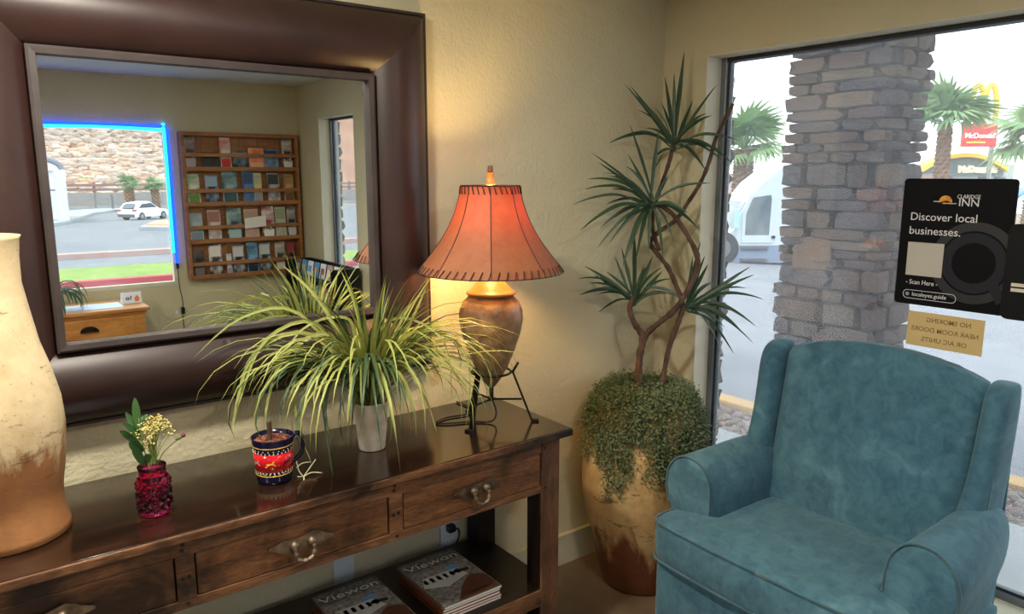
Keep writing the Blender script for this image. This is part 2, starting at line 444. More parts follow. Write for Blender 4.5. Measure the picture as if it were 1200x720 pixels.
# front wall (behind the camera) with the neon-edged window
FX1, FX2, FZ1, FZ2 = -3.5, -1.0, .73, 1.93
mb = MB()
mb.box((X0-WT, Y0-WT, 0), (FX1, Y0, H)).box((FX1, Y0-WT, 0), (FX2, Y0, FZ1)).box((FX1, Y0-WT, FZ2), (FX2, Y0, H)).box((FX2, Y0-WT, 0), (0, Y0, H))
struct('wall_front', mb.me('wall_front'), WALL, label='olive beige wall seen in the mirror behind the brochure rack')
def baseboard(name, a, b, c):
    mb = MB().box(*a)
    struct(name, mb.me(name), BASE, label=c)
baseboard('baseboard_back', ((X0, -.014, 0), (-.016, 0, .122)), None, 'painted baseboard along the wall behind the console table')
baseboard('baseboard_right', ((-.014, Y0+.016, 0), (0, 0, .122)), None, 'painted baseboard below the picture window')
baseboard('baseboard_front', ((X0, Y0, 0), (-.016, Y0+.014, .122)), None, 'painted baseboard below the neon-edged window')
cap = MB().box((X0, -.018, .122), (-.02, 0, .13)).me('cap'); wpart('cap', cap, BASE, bpy.data.objects['baseboard_back'])

def window(name, label, y1, y2, z1, z2, gx, dark=True):
    root = bpy.data.objects.new(name, None); col.objects.link(root); root['kind'] = 'structure'; root['label'] = label
    root.location = (gx, (y1+y2)/2, z1)
    # painted reveals lining the opening
    e = .003
    for nm, a, b in (('reveal', (-.001, y1, z1), (gx, y1-e, z2)), ('reveal', (-.001, y2, z1), (gx, y2+e, z2)),
                     ('reveal', (-.001, y1-e, z2), (gx, y2+e, z2-e)), ('sill', (-.012, y1-e, z1-.004), (gx, y2+e, z1+.012))):
        wpart(nm, MB().box(a, b).me(nm), TRIM, root)
    fw = .028
    for a, b in (((gx, y1, z1), (gx+.05, y1-fw, z2)), ((gx, y2, z1), (gx+.05, y2+fw, z2)),
                 ((gx, y1-fw, z1), (gx+.05, y2+fw, z1+.035))):
        wpart('frame_bar', MB().rbox(a, b, .003).me('frame_bar'), ALU, root)
    wpart('frame_bar', MB().rbox((gx, y1-fw, z2-.018), (gx+.05, y2+fw, z2), .003).me('frame_bar'), ALU_DK, root)
    for a, b in (((gx+.012, y1-fw, z1+.035), (gx+.034, y1-fw-.008, z2-.018)), ((gx+.012, y2+fw, z1+.035), (gx+.034, y2+fw+.008, z2-.018)), ((gx+.012, y1-fw-.008, z1+.035), (gx+.034, y2+fw+.008, z1+.043))):
        wpart('gasket', MB().box(a, b).me('gasket'), ALU_DK, root)
    wpart('pane', MB().box((gx+.02, y1-fw, z1+.035), (gx+.026, y2+fw, z2-.018)).me('pane'), PANE, root)
    return root
window('window_1', 'big picture window in the right wall behind the armchair', WY1, WY2, WZ1, WZ2, .085)
window('window_2', 'narrow window with deep reveal seen at right in the mirror', NY1, NY2, NZ1, NZ2, .085)
r3 = bpy.data.objects.new('window_3', None); col.objects.link(r3); r3['kind'] = 'structure'; r3['label'] = 'window edged with blue neon seen in the mirror'
r3.location = ((FX1+FX2)/2, Y0, FZ1)
g3 = Y0-.05
for a, b in (((FX1, Y0+.004, FZ1), (FX1+.03, g3, FZ2)), ((FX2-.03, Y0+.004, FZ1), (FX2, g3, FZ2)), ((FX1+.03, Y0+.004, FZ1), (FX2-.03, g3, FZ1+.03)), ((FX1+.03, Y0+.004, FZ2-.02), (FX2-.03, g3, FZ2))):
    wpart('frame_bar', MB().rbox(a, b, .003).me('frame_bar'), TRIM, r3)
wpart('pane', MB().box((FX1+.03, g3+.012, FZ1+.03), (FX2-.03, g3+.018, FZ2-.02)).me('pane'), PANE_C, r3)

# recessed ceiling lights (out of the frame) that light the lobby
LAMPS = [(-3.4, -.7), (-2.1, -.75), (-4.2, -2.6), (-1.35, -1.95)]
for i, (lx, ly) in enumerate(LAMPS):
    t = thing('ceiling_light', 'round recessed ceiling light, %s' % ['far left over the console end', 'over the middle of the console', 'left behind the camera', 'over the floor in front of the armchair'][i], 'ceiling light', (lx, ly, H), 0, 'recessed ceiling lights')
    link('trim_ring', MB().lathe([(.095, -.001), (.098, -.008), (.08, -.012), (.075, -.001)], 28).me('trim_ring', True), WHITEP, t)
    link('diffuser', MB().lathe([(.074, -.002), (.074, -.006)], 28).me('diffuser'), MATS.setdefault('diff', m_emit('diffuser_glow', (255, 232, 200), 6)), t)
    ld = bpy.data.lights.new('bulb', 'AREA'); ld.shape = 'DISK'; ld.size = .15; ld.energy = (21, 21, 13, 9)[i]; ld.color = (1, .93, .80)
    lo = bpy.data.objects.new('bulb', ld); col.objects.link(lo); lo.parent = t; lo.location = (0, 0, -.02)

# ================================================================== outside, right-hand window
struct('sidewalk', MB().box((WT, -9, -.2), (1.5, 12, -.06)).me('sidewalk'), CONC, label='pale concrete walk outside the picture window', cat='sidewalk')
gb = struct('gravel_strip', MB().box((1.5, -9, -.2), (1.98, 12, -.09)).me('gravel_strip'), mat('gravel_bed', (120, 104, 98), (150, 134, 126), 30, .95, bump=.6, bscale=60), label='strip of gravel between the walk and the yellow kerb', cat='gravel')
kb = struct('kerb', MB().rbox((1.98, -9, -.3), (2.13, 12, -.045), .015).me('kerb'), KYEL, label='yellow painted kerb at the edge of the car park', cat='kerb')
V = [(2.13, -14, -.13), (2.4, -14, -.15), (70, -14, lot_z(70)), (2.13, 70, -.13), (2.4, 70, -.15), (70, 70, lot_z(70))]
struct('car_park', mesh('car_park', V, [(0, 1, 4, 3), (1, 2, 5, 4)]), ASPH, label='sloping weathered asphalt car park outside', cat='car park')
# rounded stone templates
def stone_me(name, seed, soft=.16, jit=.10):
    rnd = random.Random(seed); bm = bmesh.new(); bmesh.ops.create_cube(bm, size=1)
    bmesh.ops.subdivide_edges(bm, edges=bm.edges[:], cuts=1, use_grid_fill=True)
    for v in bm.verts:
        k = sum(abs(abs(c)-.5) < 1e-4 for c in v.co)
        v.co *= (1.0, 1.04, 1-soft*.55, 1-soft)[k]
        v.co += Vector((rnd.uniform(-1, 1), rnd.uniform(-1, 1), rnd.uniform(-1, 1)))*jit*.5
    me = bpy.data.meshes.new(name); bm.to_mesh(me); bm.free()
    return me
def m_stone(name, cols, sc_=3):
    t = NT(name); oi = t.n('ShaderNodeObjectInfo'); co = t.coord()
    base = t.ramp(oi.outputs['Random'], [((i+.0)/len(cols), lin(c)) for i, c in enumerate(cols)])
    n = t.noise(co, sc_, 6, .65)
    c = t.mix(t.ramp(n, [(.35, (0, 0, 0, 1)), (.7, (.35, .35, .35, 1))]), base, lin((60, 52, 50)))
    return t.done(t.bsdf(c, .9, 0, .3, n, .5, .03))
LEDGE = m_stone('ledge_stone', [(76, 60, 54), (94, 78, 68), (66, 60, 60), (108, 90, 74), (82, 64, 62), (72, 66, 68)])
ROCKM = m_stone('slope_rock', [(192, 166, 146), (204, 182, 162), (184, 148, 126), (208, 192, 178), (178, 160, 148)], 2)
PEBM = m_stone('pebble', [(140, 130, 124), (116, 104, 100), (158, 148, 140), (128, 108, 100)], 6)
STN = [stone_me('stone', i, .2, .13) for i in range(7)]
PEB = [stone_me('pebble', 40+i, .42, .16) for i in range(5)]
for s_ in STN: s_.materials.append(LEDGE)
for s_ in PEB: s_.materials.append(PEBM)
# gravel: separate pebbles where they show (left of the chair and right of it)
rg = random.Random(5); npb = 0
def pebble(x, y, s, par, z):
    o = bpy.data.objects.new('pebble', rg.choice(PEB)); col.objects.link(o); o.parent = par
    o.location = (x, y, z); o.rotation_euler = (rg.uniform(-.4, .4), rg.uniform(-.4, .4), rg.uniform(0, 6.3)); o.scale = (s*rg.uniform(.8, 1.5), s*rg.uniform(.7, 1.1), s*.7)
for y0, y1, n in ((.55, 1.35, 150), (-1.1, -.55, 120)):
    for k in range(n):
        pebble(rg.uniform(1.52, 1.96), rg.uniform(y0, y1), rg.uniform(.035, .07), gb, -.085)
gm = MB()
for k in range(1100):
    y = rg.uniform(-3.2, 3.0)
    if .55 < y < 1.35 or -1.1 < y < -.55 or -.2 < y < .48: continue
    s = rg.uniform(.035, .07); k_me = rg.choice(PEB)
    M_ = Matrix.LocRotScale(Vector((rg.uniform(1.52, 1.96), y, -.085)), Matrix.Rotation(rg.uniform(0, 6.3), 3, 'Z').to_quaternion(), Vector((s*1.2, s*.9, s*.7)))
    gm.add([M_ @ v.co for v in k_me.vertices], [tuple(p.vertices) for p in k_me.polygons])
go = link('loose_gravel', gm.me('loose_gravel'), PEBM, gb); go['kind'] = 'stuff'
# ledge-stone pillar
PX0, PX1, PY0, PY1 = 1.54, 1.95, -.155, .435
pil = thing('stone_pillar', 'ledge stone pillar of stacked flat stones outside the picture window', 'pillar', ((PX0+PX1)/2, (PY0+PY1)/2, -.09))
wpart('core', MB().box((PX0+.05, PY0+.05, -.09), (PX1-.05, PY1-.05, 2.75)).me('core'), mat('pillar_mortar', (58, 50, 50), (70, 62, 62), 12, .95), pil)
rs = random.Random(21); z = -.09
pc = Vector(((PX0+PX1)/2, (PY0+PY1)/2, -.09))
def put_stone(c, size, rot=0, par=pil):
    o = bpy.data.objects.new('stone', rs.choice(STN)); col.objects.link(o); o.parent = par
    o.location = Vector(c)-pc; o.scale = size; o.rotation_euler = (rs.uniform(-.02, .02), rs.uniform(-.02, .02), rot)
row = 0
while z < 2.6:
    hh = rs.choice((.05, .06, .07, .085, .10, .13))
    th = .10
    # broad face towards the window
    y = PY0 + (0 if row % 2 else .07)
    while y < PY1-.05:
        L_ = min(rs.uniform(.12, .34), PY1-y)
        if PY1-(y+L_) < .06: L_ = PY1-y
        put_stone((PX0+th/2-rs.uniform(0, .03), y+L_/2, z+hh/2), (th, L_*.99, hh*.97)); y += L_
    # narrow side facing the street corner (-y)
    x = PX0 + (.0 if row % 2 == 0 else .09)
    while x < PX1-.04:
        L_ = min(rs.uniform(.10, .2), PX1-x)
        if PX1-(x+L_) < .06: L_ = PX1-x
        put_stone((x+L_/2, PY0+.045-rs.uniform(0, .035), z+hh/2), (L_*.99, .09, hh*.97)); x += L_
    # far side edge (+y)
    put_stone((PX0+.13, PY1-.04+rs.uniform(0, .04), z+hh/2), (.24, .09, hh*.97))
    z += hh; row += 1
# two large field stones set into the broad face
for (py_, pz_, ly, lz) in ((.06, .55, .24, .30), (.22, 1.12, .26, .20)):
    put_stone((PX0+.025, py_, pz_), (.10, ly, lz))
# ledge-stone cladding on the outer side of the window wall
wr_ = bpy.data.objects['wall_right']; pc = Vector((0, 0, 0)); z = .0
while z < 2.3:
    hh = rs.choice((.06, .08, .1, .12)); put_stone((WT+.05, -.045-rs.uniform(0, .012), z+hh/2), (.11, .25, hh*.95), 0, wr_); z += hh
for k in range(22):
    put_stone((WT+.05, -3.86, k*.1+.05), (.11, .2, .095), 0, wr_)
# roof out of view, added to shade the pillar and window
struct('shade_roof', MB().box((WT, -9, 2.75), (2.3, 5, 2.95)).me('shade_roof'), mat('shade_roof_stucco', (176, 160, 136), (186, 170, 146), 4, .9), label='added unseen roof that shades the stone pillar and picture window', cat='roof')

# ---- truck
TRW = flat('truck_white_paint', (176, 188, 196), .3); TRB = flat('truck_lower_skirt', (112, 126, 148), .5); TGL = mat('truck_glass', (70, 84, 96), (120, 128, 130), 2, .15); TYRE = flat('tyre_rubber', (50, 54, 60), .8)
tl = P(890, 305, 0, 17.3) + Vector((.603, .798, 0))*1.13
tl.z = lot_z(tl.x)
k_ = .0267*1.0
fa = atan2(.603, -.798)
tr = thing('semi_truck', 'white semi truck cab parked beyond the stone pillar', 'truck', tl, fa)
def tp(x, y): return ((890-x)*k_, (305-y)*k_)
cabp = [tp(853, 292), tp(853, 270), tp(860, 264), tp(866, 245), tp(874, 231), tp(889, 212), tp(910, 195), tp(930, 186), tp(990, 180), tp(990, 292)]
cab = link('cab', MB().prism(cabp, 1.1, -1.1, 1).me('cab'), TRW, tr)
link('hood', MB().prism([tp(830, 292), tp(830, 274), tp(840, 268), tp(853, 266), tp(853, 292)], .85, -.85, 1).me('hood'), TRW, tr)
dr = link('door', MB().prism([tp(868, 279), tp(868, 245), tp(876, 224), tp(902, 221), tp(904, 230), tp(904, 279)], 1.1, 1.13, 1).me('door'), TRW, tr)
link('window', MB().prism([tp(872, 270), tp(872, 246), tp(879, 228), tp(899, 225), tp(900, 230), tp(899, 270)], 1.13, 1.14, 1).me('window'), TGL, dr)
link('door_handle', MB().box((tp(906, 274)[0], 1.1, tp(906, 274)[1]), (tp(902, 270)[0], 1.16, tp(902, 271)[1])).me('door_handle'), BLACK, dr)
link('windshield', MB().prism([tp(861, 264), tp(866.5, 245), tp(873, 233), tp(872, 233), tp(865.5, 245), tp(860, 264)], 1.0, -1.0, 1).me('windshield'), TGL, tr)
link('skirt', MB().prism([tp(858, 302), tp(858, 282), tp(990, 282), tp(990, 302)], 1.12, .8, 1).me('skirt'), TRB, tr)
for yy in (283, 297):
    link('step', MB().prism([tp(868, yy+3), tp(868, yy), tp(898, yy), tp(898, yy+3)], 1.0, 1.2, 1).me('step'), CHROME, tr)
link('mirror', MB().rbox((tp(862, 262)[0], 1.15, tp(862, 262)[1]), (tp(858, 262)[0], 1.35, tp(862, 240)[1]), .03).me('mirror'), flat('mirror_housing', (150, 196, 214), .4), tr)
for wx in (846, 940):
    c_ = tp(wx, 305)
    wme = MB().tube([(c_[0], 1.14, .52), (c_[0], .8, .52)], .52, 24).me('wheel', False)
    wo = link('wheel', wme, TYRE, tr)
    link('rim', MB().tube([(c_[0], 1.15, .52), (c_[0], 1.1, .52)], .28, 18).me('rim'), CHROME, wo)

# ---- palms
def frond_me(seed, L_=1.0, n=17):
    rnd = random.Random(seed); mb = MB()
    mb.tube([(0, 0, 0), (.35*L_, 0, .03), (.55*L_, 0, 0)], [.02, .015, .01], 4)
    for i in range(n):
        a = (i/(n-1)-.5)*3.5; l = L_*(.62+.12*cos(a))*rnd.uniform(.9, 1.08)
        d = Vector((cos(a), sin(a), 0)); s = Vector((-d.y, d.x, 0)); o = Vector((.5*L_, 0, 0))
        p1 = o+d*l*.5+Vector((0, 0, .03)); p2 = o+d*l+Vector((0, 0, -.16*L_-rnd.uniform(0, .12)))
        mb.add([o, p1+s*.045*L_, p2, p1-s*.045*L_+Vector((0, 0, .015))], [(0, 3, 2, 1)])
    return mb.me('frond')
FR = [frond_me(i) for i in range(4)]
for f_ in FR: f_.materials.append(PALM)
def palm(loc, h, crown, r, label, n=20, seed=0, el0=-.35):
    rnd = random.Random(seed); t = thing('palm_tree', label, 'palm tree', loc, 0, 'fan palms')
    prof = []; k = int(h/.14)
    for i in range(k+1):
        zz = h*i/k; rr = r*(1.15-.2*i/k)
        prof += [(rr, zz), (rr*1.16, zz+h/k*.75)]
    link('trunk', MB().lathe(prof, 18, mod=lambda a, z: r*.16*cos(a*6+3.1*round(z/(h/k)))).me('trunk'), PTRUNK, t)
    for i in range(n):
        el = rnd.uniform(el0, 1.3); az = i*2.4+rnd.uniform(-.2, .2)
        o = bpy.data.objects.new('frond', FR[i % 4]); col.objects.link(o); o.parent = t
        o.location = (0, 0, h+.05); o.rotation_euler = (rnd.uniform(-.4, .4), -el, az); s = crown*rnd.uniform(.85, 1.1); o.scale = (s, s, s)
    return t
def ground_palm(px, py, X, crown, r, label, seed, el0=-.35):
    c = P(px, py, 0, X); g = lot_z(X)
    palm((c.x, c.y, g), c.z-g, crown, r, label, 22, seed, el0)
ground_palm(872, 178, 27, 2.0, .42, 'palm tree behind the white semi truck', 3)
ground_palm(1108, 150, 25, 1.55, .21, 'tall palm tree between the stone pillar and the red restaurant sign', 4, .22)
ground_palm(1222, 165, 34, 2.0, .36, 'palm tree cut off by the right edge of the photo', 6)

# ---- fast-food restaurant and its road sign
RED_S = flat('sign_red', (200, 52, 60), .5); YEL_S = flat('arch_yellow', (240, 204, 70), .5); WHT_S = flat('sign_white', (240, 240, 240), .5)
RX = 45.0
def face_frame(px, py):         # a frame facing the lobby, upright
    o = P(px, py, 0, RX); Xd = Vector((RGT.x, RGT.y, 0)).normalized(); Zd = Xd.cross(Vector((0, 0, 1)))
    return o, Xd, Zd
def on_face(name, me, mat_, par, o, Xd, Zd, push=0):
    me.transform(frame(Xd, Vector((0, 0, 1)), Zd, o+Zd*push)); return wpart(name, me, mat_, par)
pxm = (P(1140, 160, 0, RX)-P(1139, 160, 0, RX)).length
Dm = (P(1140, 160, 0, RX)-CAM).dot(FWD)/FOC
o, Xd, Zd = face_frame(1128, 172)
sg = thing('road_sign', 'red restaurant road sign with yellow arches behind a palm', 'sign', (o.x, o.y, lot_z(RX)))
on_face('panel', MB().rbox((0, 0, -.3), (40*Dm, 27*Dm, 0), .05).me('panel'), RED_S, sg, o, Xd, Zd)
on_face('lettering', text_me("McDonald's", 8.4*Dm, .03, 'LEFT', .006), WHT_S, sg, o+Xd*1.2*Dm+Vector((0, 0, 10*Dm)), Xd, Zd, .03)
on_face('yellow_line', MB().box((4*Dm, 4*Dm, 0), (26*Dm, 6*Dm, .04)).me('yellow_line'), YEL_S, sg, o, Xd, Zd)
pole = lambda x: MB().tube([(x, -8*Dm, -.15), (x, 0, -.15)], .25, 10).me('pole')
mp_ = MB().tube([(37*Dm, lot_z(RX)-o.z, -.2), (37*Dm, .2, -.2)], .14, 10).me('pole'); on_face('pole', mp_, CHROME, sg, o, Xd, Zd)
for cx in (14, 29):
    pts = [((cx-8.2*cos(pi*i/20))*Dm, (27+44*max(0, sin(pi*i/20))**.75)*Dm, -.15) for i in range(21)]
    on_face('arch', MB().tube(pts, 3.2*Dm, 8).me('arch', True), YEL_S, sg, o, Xd, Zd)
o, Xd, Zd = face_frame(1074, 214)
rb = thing('restaurant', 'low pale restaurant with a curved yellow roof band', 'restaurant', (o.x, o.y, lot_z(RX)))
gz = lot_z(RX)-o.z
on_face('wall', MB().box((0, gz, -8), (120*Dm, 22*Dm, 0)).me('wall'), flat('restaurant_stucco', (160, 172, 172), .8), rb, o, Xd, Zd)
band = [(x*Dm, (17+19*(1-((x-54)/54)**2))*Dm) for x in range(2, 107, 4)]
poly = band + [(x, y-5*Dm) for x, y in reversed(band)]
on_face('roof_band', MB().prism(poly, .5, -.8, 2).me('roof_band'), YEL_S, rb, o, Xd, Zd)
on_face('fascia', MB().prism([(b_[0], b_[1]-5*Dm) for b_ in band]+[(106*Dm, 8*Dm), (2*Dm, 8*Dm)], .1, -.4, 2).me('fascia'), flat('fascia_grey', (120, 136, 140), .7), rb, o, Xd, Zd)
on_face('lettering', text_me("McDonald's", 10*Dm, .05, 'LEFT', .06), flat('letter_cream', (250, 246, 214), .5), rb, o+Xd*48*Dm+Vector((0, 0, 13*Dm)), Xd, Zd, .2)
for x in (4, 30, 76, 96):
    on_face('window', MB().box((x*Dm, -1*Dm, -.1), ((x+14)*Dm, 7*Dm, .06)).me('window'), TGL, rb, o, Xd, Zd)
# blue awning car-wash arch glimpsed above the card reader
o2 = P(1194, 262, 0, 18)
aw = thing('blue_arch', 'pale blue arched pipe outside at the right edge of the photo', 'arch', (o2.x, o2.y, lot_z(18)))
wpart('pipe', MB().tube([o2+Vector((0, .45, lot_z(18)-o2.z))]+[o2+RGT*(.55*(1-cos(pi*i/12)))+Vector((0, .4-.4*i/12, .75*sin(pi*i/12)+.1)) for i in range(13)]+[o2+RGT*1.1+Vector((0, 0, lot_z(18)-o2.z))], .1, 8).me('pipe', True), flat('pipe_blue', (120, 178, 222), .4), aw)
# low block wall and hedge beyond the car park
struct('boundary_wall', MB().box((52, -14, -4), (52.4, 60, -.9)).me('boundary_wall'), mat('tan_block', (206, 186, 160), (216, 198, 174), 2, .9), label='tan block wall at the far side of the car park', cat='wall')
bh = thing('corner_shop', 'tan building with a brown roof behind the truck', 'building', (36, 26, lot_z(36)))
wpart('wall', MB().box((34, 16, lot_z(34)), (40, 44, .5)).me('wall'), flat('tan_stucco', (208, 176, 148), .9), bh)
wpart('roof', MB().prism([(33.4, .5), (40.6, .5), (39, 1.6), (35, 1.6)], 15.5, 44.5, 1).me('roof'), flat('shingle', (150, 130, 122), .9), bh)

# ================================================================== outside, front window (seen in the mirror)
def strip(name, ya, yb, m_, label, cat, dz=0, x0=-40, x1=60, h=0):
    V = [(x0, ya, road_z(ya)+dz), (x1, ya, road_z(ya)+dz), (x1, yb, road_z(yb)+dz), (x0, yb, road_z(yb)+dz)]
    if h:
        mb = MB(); mb.add([Vector(v)-Vector((0, 0, .2)) for v in V]+[Vector(v)+Vector((0, 0, h)) for v in V], [(0, 1, 2, 3), (4, 7, 6, 5), (0, 4, 5, 1), (1, 5, 6, 2), (2, 6, 7, 3), (3, 7, 4, 0)])
        me = mb.me(name)
    else: me = mesh(name, V, [(0, 1, 2, 3)])
    return struct(name, me, m_, label=label, cat=cat)
strip('front_walk', Y0-WT, -11.0, CONC, 'pale concrete walk below the neon-edged window', 'sidewalk', .0)
strip('red_kerb', -11.0, -11.25, KRED, 'red painted kerb in front of the lawn strip', 'kerb', h=.09)
strip('lawn', -11.25, -13.8, LAWN, 'bright green lawn strip beside the road', 'lawn', h=.06)
strip('road', -13.8, -16.6, ROAD, 'near lane of the road seen in the mirror', 'road')
strip('median_kerb', -16.6, -16.95, KPINK, 'faded pink median kerb between the road lanes', 'kerb', h=.12)
strip('far_road', -16.95, -62, ROAD, 'far road and side street seen in the mirror', 'road')
strip('dirt_lot', -62, -140, mat('desert_dirt', (166, 146, 124), (152, 132, 114), 1, .95), 'pale dirt lot at the foot of the rock slope', 'ground', x0=-80, x1=120)
# kerb island and pavement of the side street
def slab(name, pts, h, m_, label, cat):
    lo = [Vector((p.x, p.y, road_z(p.y)-.1)) for p in pts]; hi = [Vector((p.x, p.y, road_z(p.y)+h)) for p in pts]
    return struct(name, MB().rings([lo, hi]).me(name), m_, label=label, cat=cat)
slab('kerb_island', [Qg(x, y) for x, y in ((163, 270.5), (182, 262.5), (240, 258), (240, 268), (200, 271))], .14, CONC, 'pale kerb island near the white car', 'kerb')
slab('island_planting', [Qg(x, y) for x, y in ((172, 268.5), (184, 264), (230, 260), (230, 267), (200, 269))], .2, mat('tan_gravel', (206, 170, 132), (188, 152, 118), 4, .95), 'tan gravel bed on the kerb island', 'gravel')
slab('side_pavement', [Qg(x, y) for x, y in ((60, 266), (80, 263), (110, 252), (152, 246), (152, 243.5), (40, 252))], .14, CONC, 'pale pavement curving along the side street', 'sidewalk')
# block retaining wall, rail and slope of rocks
wy = -66.0
zb = lambda py: Q(120, py, 1, wy).z
struct('retaining_wall', MB().box((-30, wy-.4, road_z(wy)), (70, wy, zb(226))).me('retaining_wall'), mat('grey_block', (134, 131, 131), (146, 142, 140), 3, .9), label='grey retaining wall at the foot of the rock slope', cat='wall')
struct('bank_wall', MB().box((-30, wy+.6, road_z(wy)), (70, wy+.9, zb(241))).me('bank_wall'), CONC, label='low pale wall in front of the retaining wall', cat='wall')
gr_ = thing('guard_rail', 'dark guard rail above the retaining wall', 'rail', (10, wy-.2, zb(226)))
for a_ in (.15, .5):
    wpart('rail', MB().box((-20, wy-.25, zb(226)+a_), (60, wy-.15, zb(226)+a_+.2)).me('rail'), flat('rail_brown', (128, 104, 100), .8), gr_)
for k in range(22):
    wpart('post', MB().box((-6+k*2.2, wy-.35, zb(226)), (-5.8+k*2.2, wy-.25, zb(226)+.8)).me('post'), flat('rail_brown', (128, 104, 100), .8), gr_)
sl0, sl1, sz0, sz1 = wy-2, wy-30, zb(228), zb(228)+15
slope = struct('rock_slope', mesh('rock_slope', [(-60, sl0, sz0), (90, sl0, sz0), (90, sl1, sz1), (-60, sl1, sz1)], [(0, 1, 2, 3)]), mat('slope_earth', (160, 122, 98), (138, 98, 78), .3, .95, bump=.4, bscale=2), label='slope of pale tumbled rocks beyond the road', cat='slope')
rr = random.Random(8)
RK = [stone_me('rock', 60+i, .34, .22) for i in range(5)]
for s_ in RK: s_.materials.append(ROCKM)
rest = MB()
for i in range(20):
    for j in range(30):
        u = (i+rr.uniform(-.4, .4))/20*.62; y = sl0+(sl1-sl0)*u; z = sz0+(sz1-sz0)*u
        xc = Q(48+j*5.6+rr.uniform(-3, 3), 200, 1, y).x; s = rr.uniform(.5, .95)
        M_ = Matrix.LocRotScale(Vector((xc, y, z)), Matrix.Rotation(rr.uniform(-.6, .6), 3, 'Z').to_quaternion(), Vector((s*1.3, s*.8, s*.75)))
        if i < 10:
            o = bpy.data.objects.new('rock', rr.choice(RK)); col.objects.link(o); o.parent = slope; o.matrix_local = M_
        else:
            k_me = rr.choice(RK); rest.add([M_ @ v.co for v in k_me.vertices], [tuple(p.vertices) for p in k_me.polygons])
ro = link('far_rocks', rest.me('far_rocks'), ROCKM, slope); ro['kind'] = 'stuff'
# red earth hill above
struct('red_hill', mesh('red_hill', [(-90, sl1, sz1), (120, sl1, sz1), (120, sl1-40, sz1+18), (-90, sl1-40, sz1+18)], [(0, 1, 2, 3)]), mat('red_earth', (156, 98, 76), (138, 82, 62), .4, .95), label='red earth hill above the rock slope', cat='hill')
def palm_q(px, base, top, Y, crown, r, label, seed):
    b = Q(px, base, 1, Y); g = road_z(Y); c = Q(px, top, 1, Y)
    palm((b.x, Y, g), c.z-g, crown, r, label, 18, seed)
palm_q(153, 248, 217, -58, .85, .3, 'palm tree behind the white car in the mirror', 11)
palm_q(183, 245, 218, -58, .7, .26, 'palm tree at the right of the white car in the mirror', 12)
def shrub(px, py, Y, s, label, seed):
    c = Q(px, py, 1, Y); rnd = random.Random(seed); mb = MB()
    t = thing('desert_shrub', label, 'shrub', (c.x, Y, c.z-s*.5), 0, 'shrubs on the rock slope')
    for k in range(90):
        d = Vector((rnd.gauss(0, 1), rnd.gauss(0, 1), abs(rnd.gauss(0, 1)))).normalized(); q = d*s*rnd.uniform(.5, 1)
        a = d.orthogonal().normalized()*s*.16; b2 = d.cross(a).normalized()*s*.16
        mb.add([q-a, q+b2, q+a, q-b2+d*s*.15], [(0, 1, 2, 3)])
    f = link('foliage', mb.me('foliage'), m_leaf('shrub_leaf_%d' % seed, (150, 168, 96), (168, 182, 108), (140, 156, 88)), t); f['kind'] = 'stuff'
    link('stem', MB().tube([(0, 0, -.6), (0, 0, .3)], .06, 6).me('stem'), BARK, t)
shrub(98, 213, wy-4, .85, 'round pale green shrub at the foot of the rock slope', 31)
shrub(131, 214, wy-4, .6, 'small pale green shrub near the palms on the slope', 32)
for i, px in enumerate((113, 132.5, 178)):
    b = Qg(px, 247+i*.5); t = thing('lamp_post', ['thin pole left of the white car', 'thin pole beside the palm trunk', 'thin pole in front of the white car'][i], 'pole', b)
    link('pole', MB().tube([(0, 0, 0), (0, 0, (247-227)/FOC*55)], .07, 6).me('pole'), CHROME, t)
    link('base', MB().lathe([(.2, 0), (.2, .12), (.1, .18)], 8).me('base'), CONC, t)
# white building corner at the left of that window
bw = thing('white_building', 'white building with arched roof at left edge of the mirror', 'building', Qg(64, 262))
bx0 = Q(30, 240, 1, -40); 
WB = flat('white_stucco', (232, 226, 222), .8)
g0 = road_z(-40)
L0, L1 = Q(20, 240, 1, -40).x, Q(77, 240, 1, -40).x
wpart('wall', MB().box((L0, -46, g0), (L1, -40, Q(70, 200, 1, -40).z)).me('wall'), WB, bw)
rz = Q(70, 200, 1, -40).z; rz1 = Q(58, 186, 1, -40).z
ap = [(L0+(L1-L0)*i/16, rz+(rz1-rz)*sqrt(max(0, 1-((i/16)*2-1)**2))) for i in range(17)]
wpart('arched_gable', MB().prism(ap, -46, -39.8, 1).me('arched_gable'), WB, bw)
wpart('roof_edge', MB().tube([(x, -39.75, z) for x, z in ap], .12, 6).me('roof_edge'), flat('slate_edge', (120, 124, 140), .7), bw)
for px in (70, 76):
    xx = Q(px, 240, 1, -39.3).x
    wpart('column', MB().rbox((xx-.12, -39.4, g0), (xx+.12, -39.1, Q(px, 199, 1, -39.3).z), .02).me('column'), flat('pale_blue_trim', (206, 222, 232), .6), bw)
wpart('lintel', MB().box((L0, -39.5, Q(60, 224, 1, -39.3).z), (L1, -39.3, Q(60, 222, 1, -39.3).z)).me('lintel'), flat('slate_edge', (120, 124, 140), .7), bw)
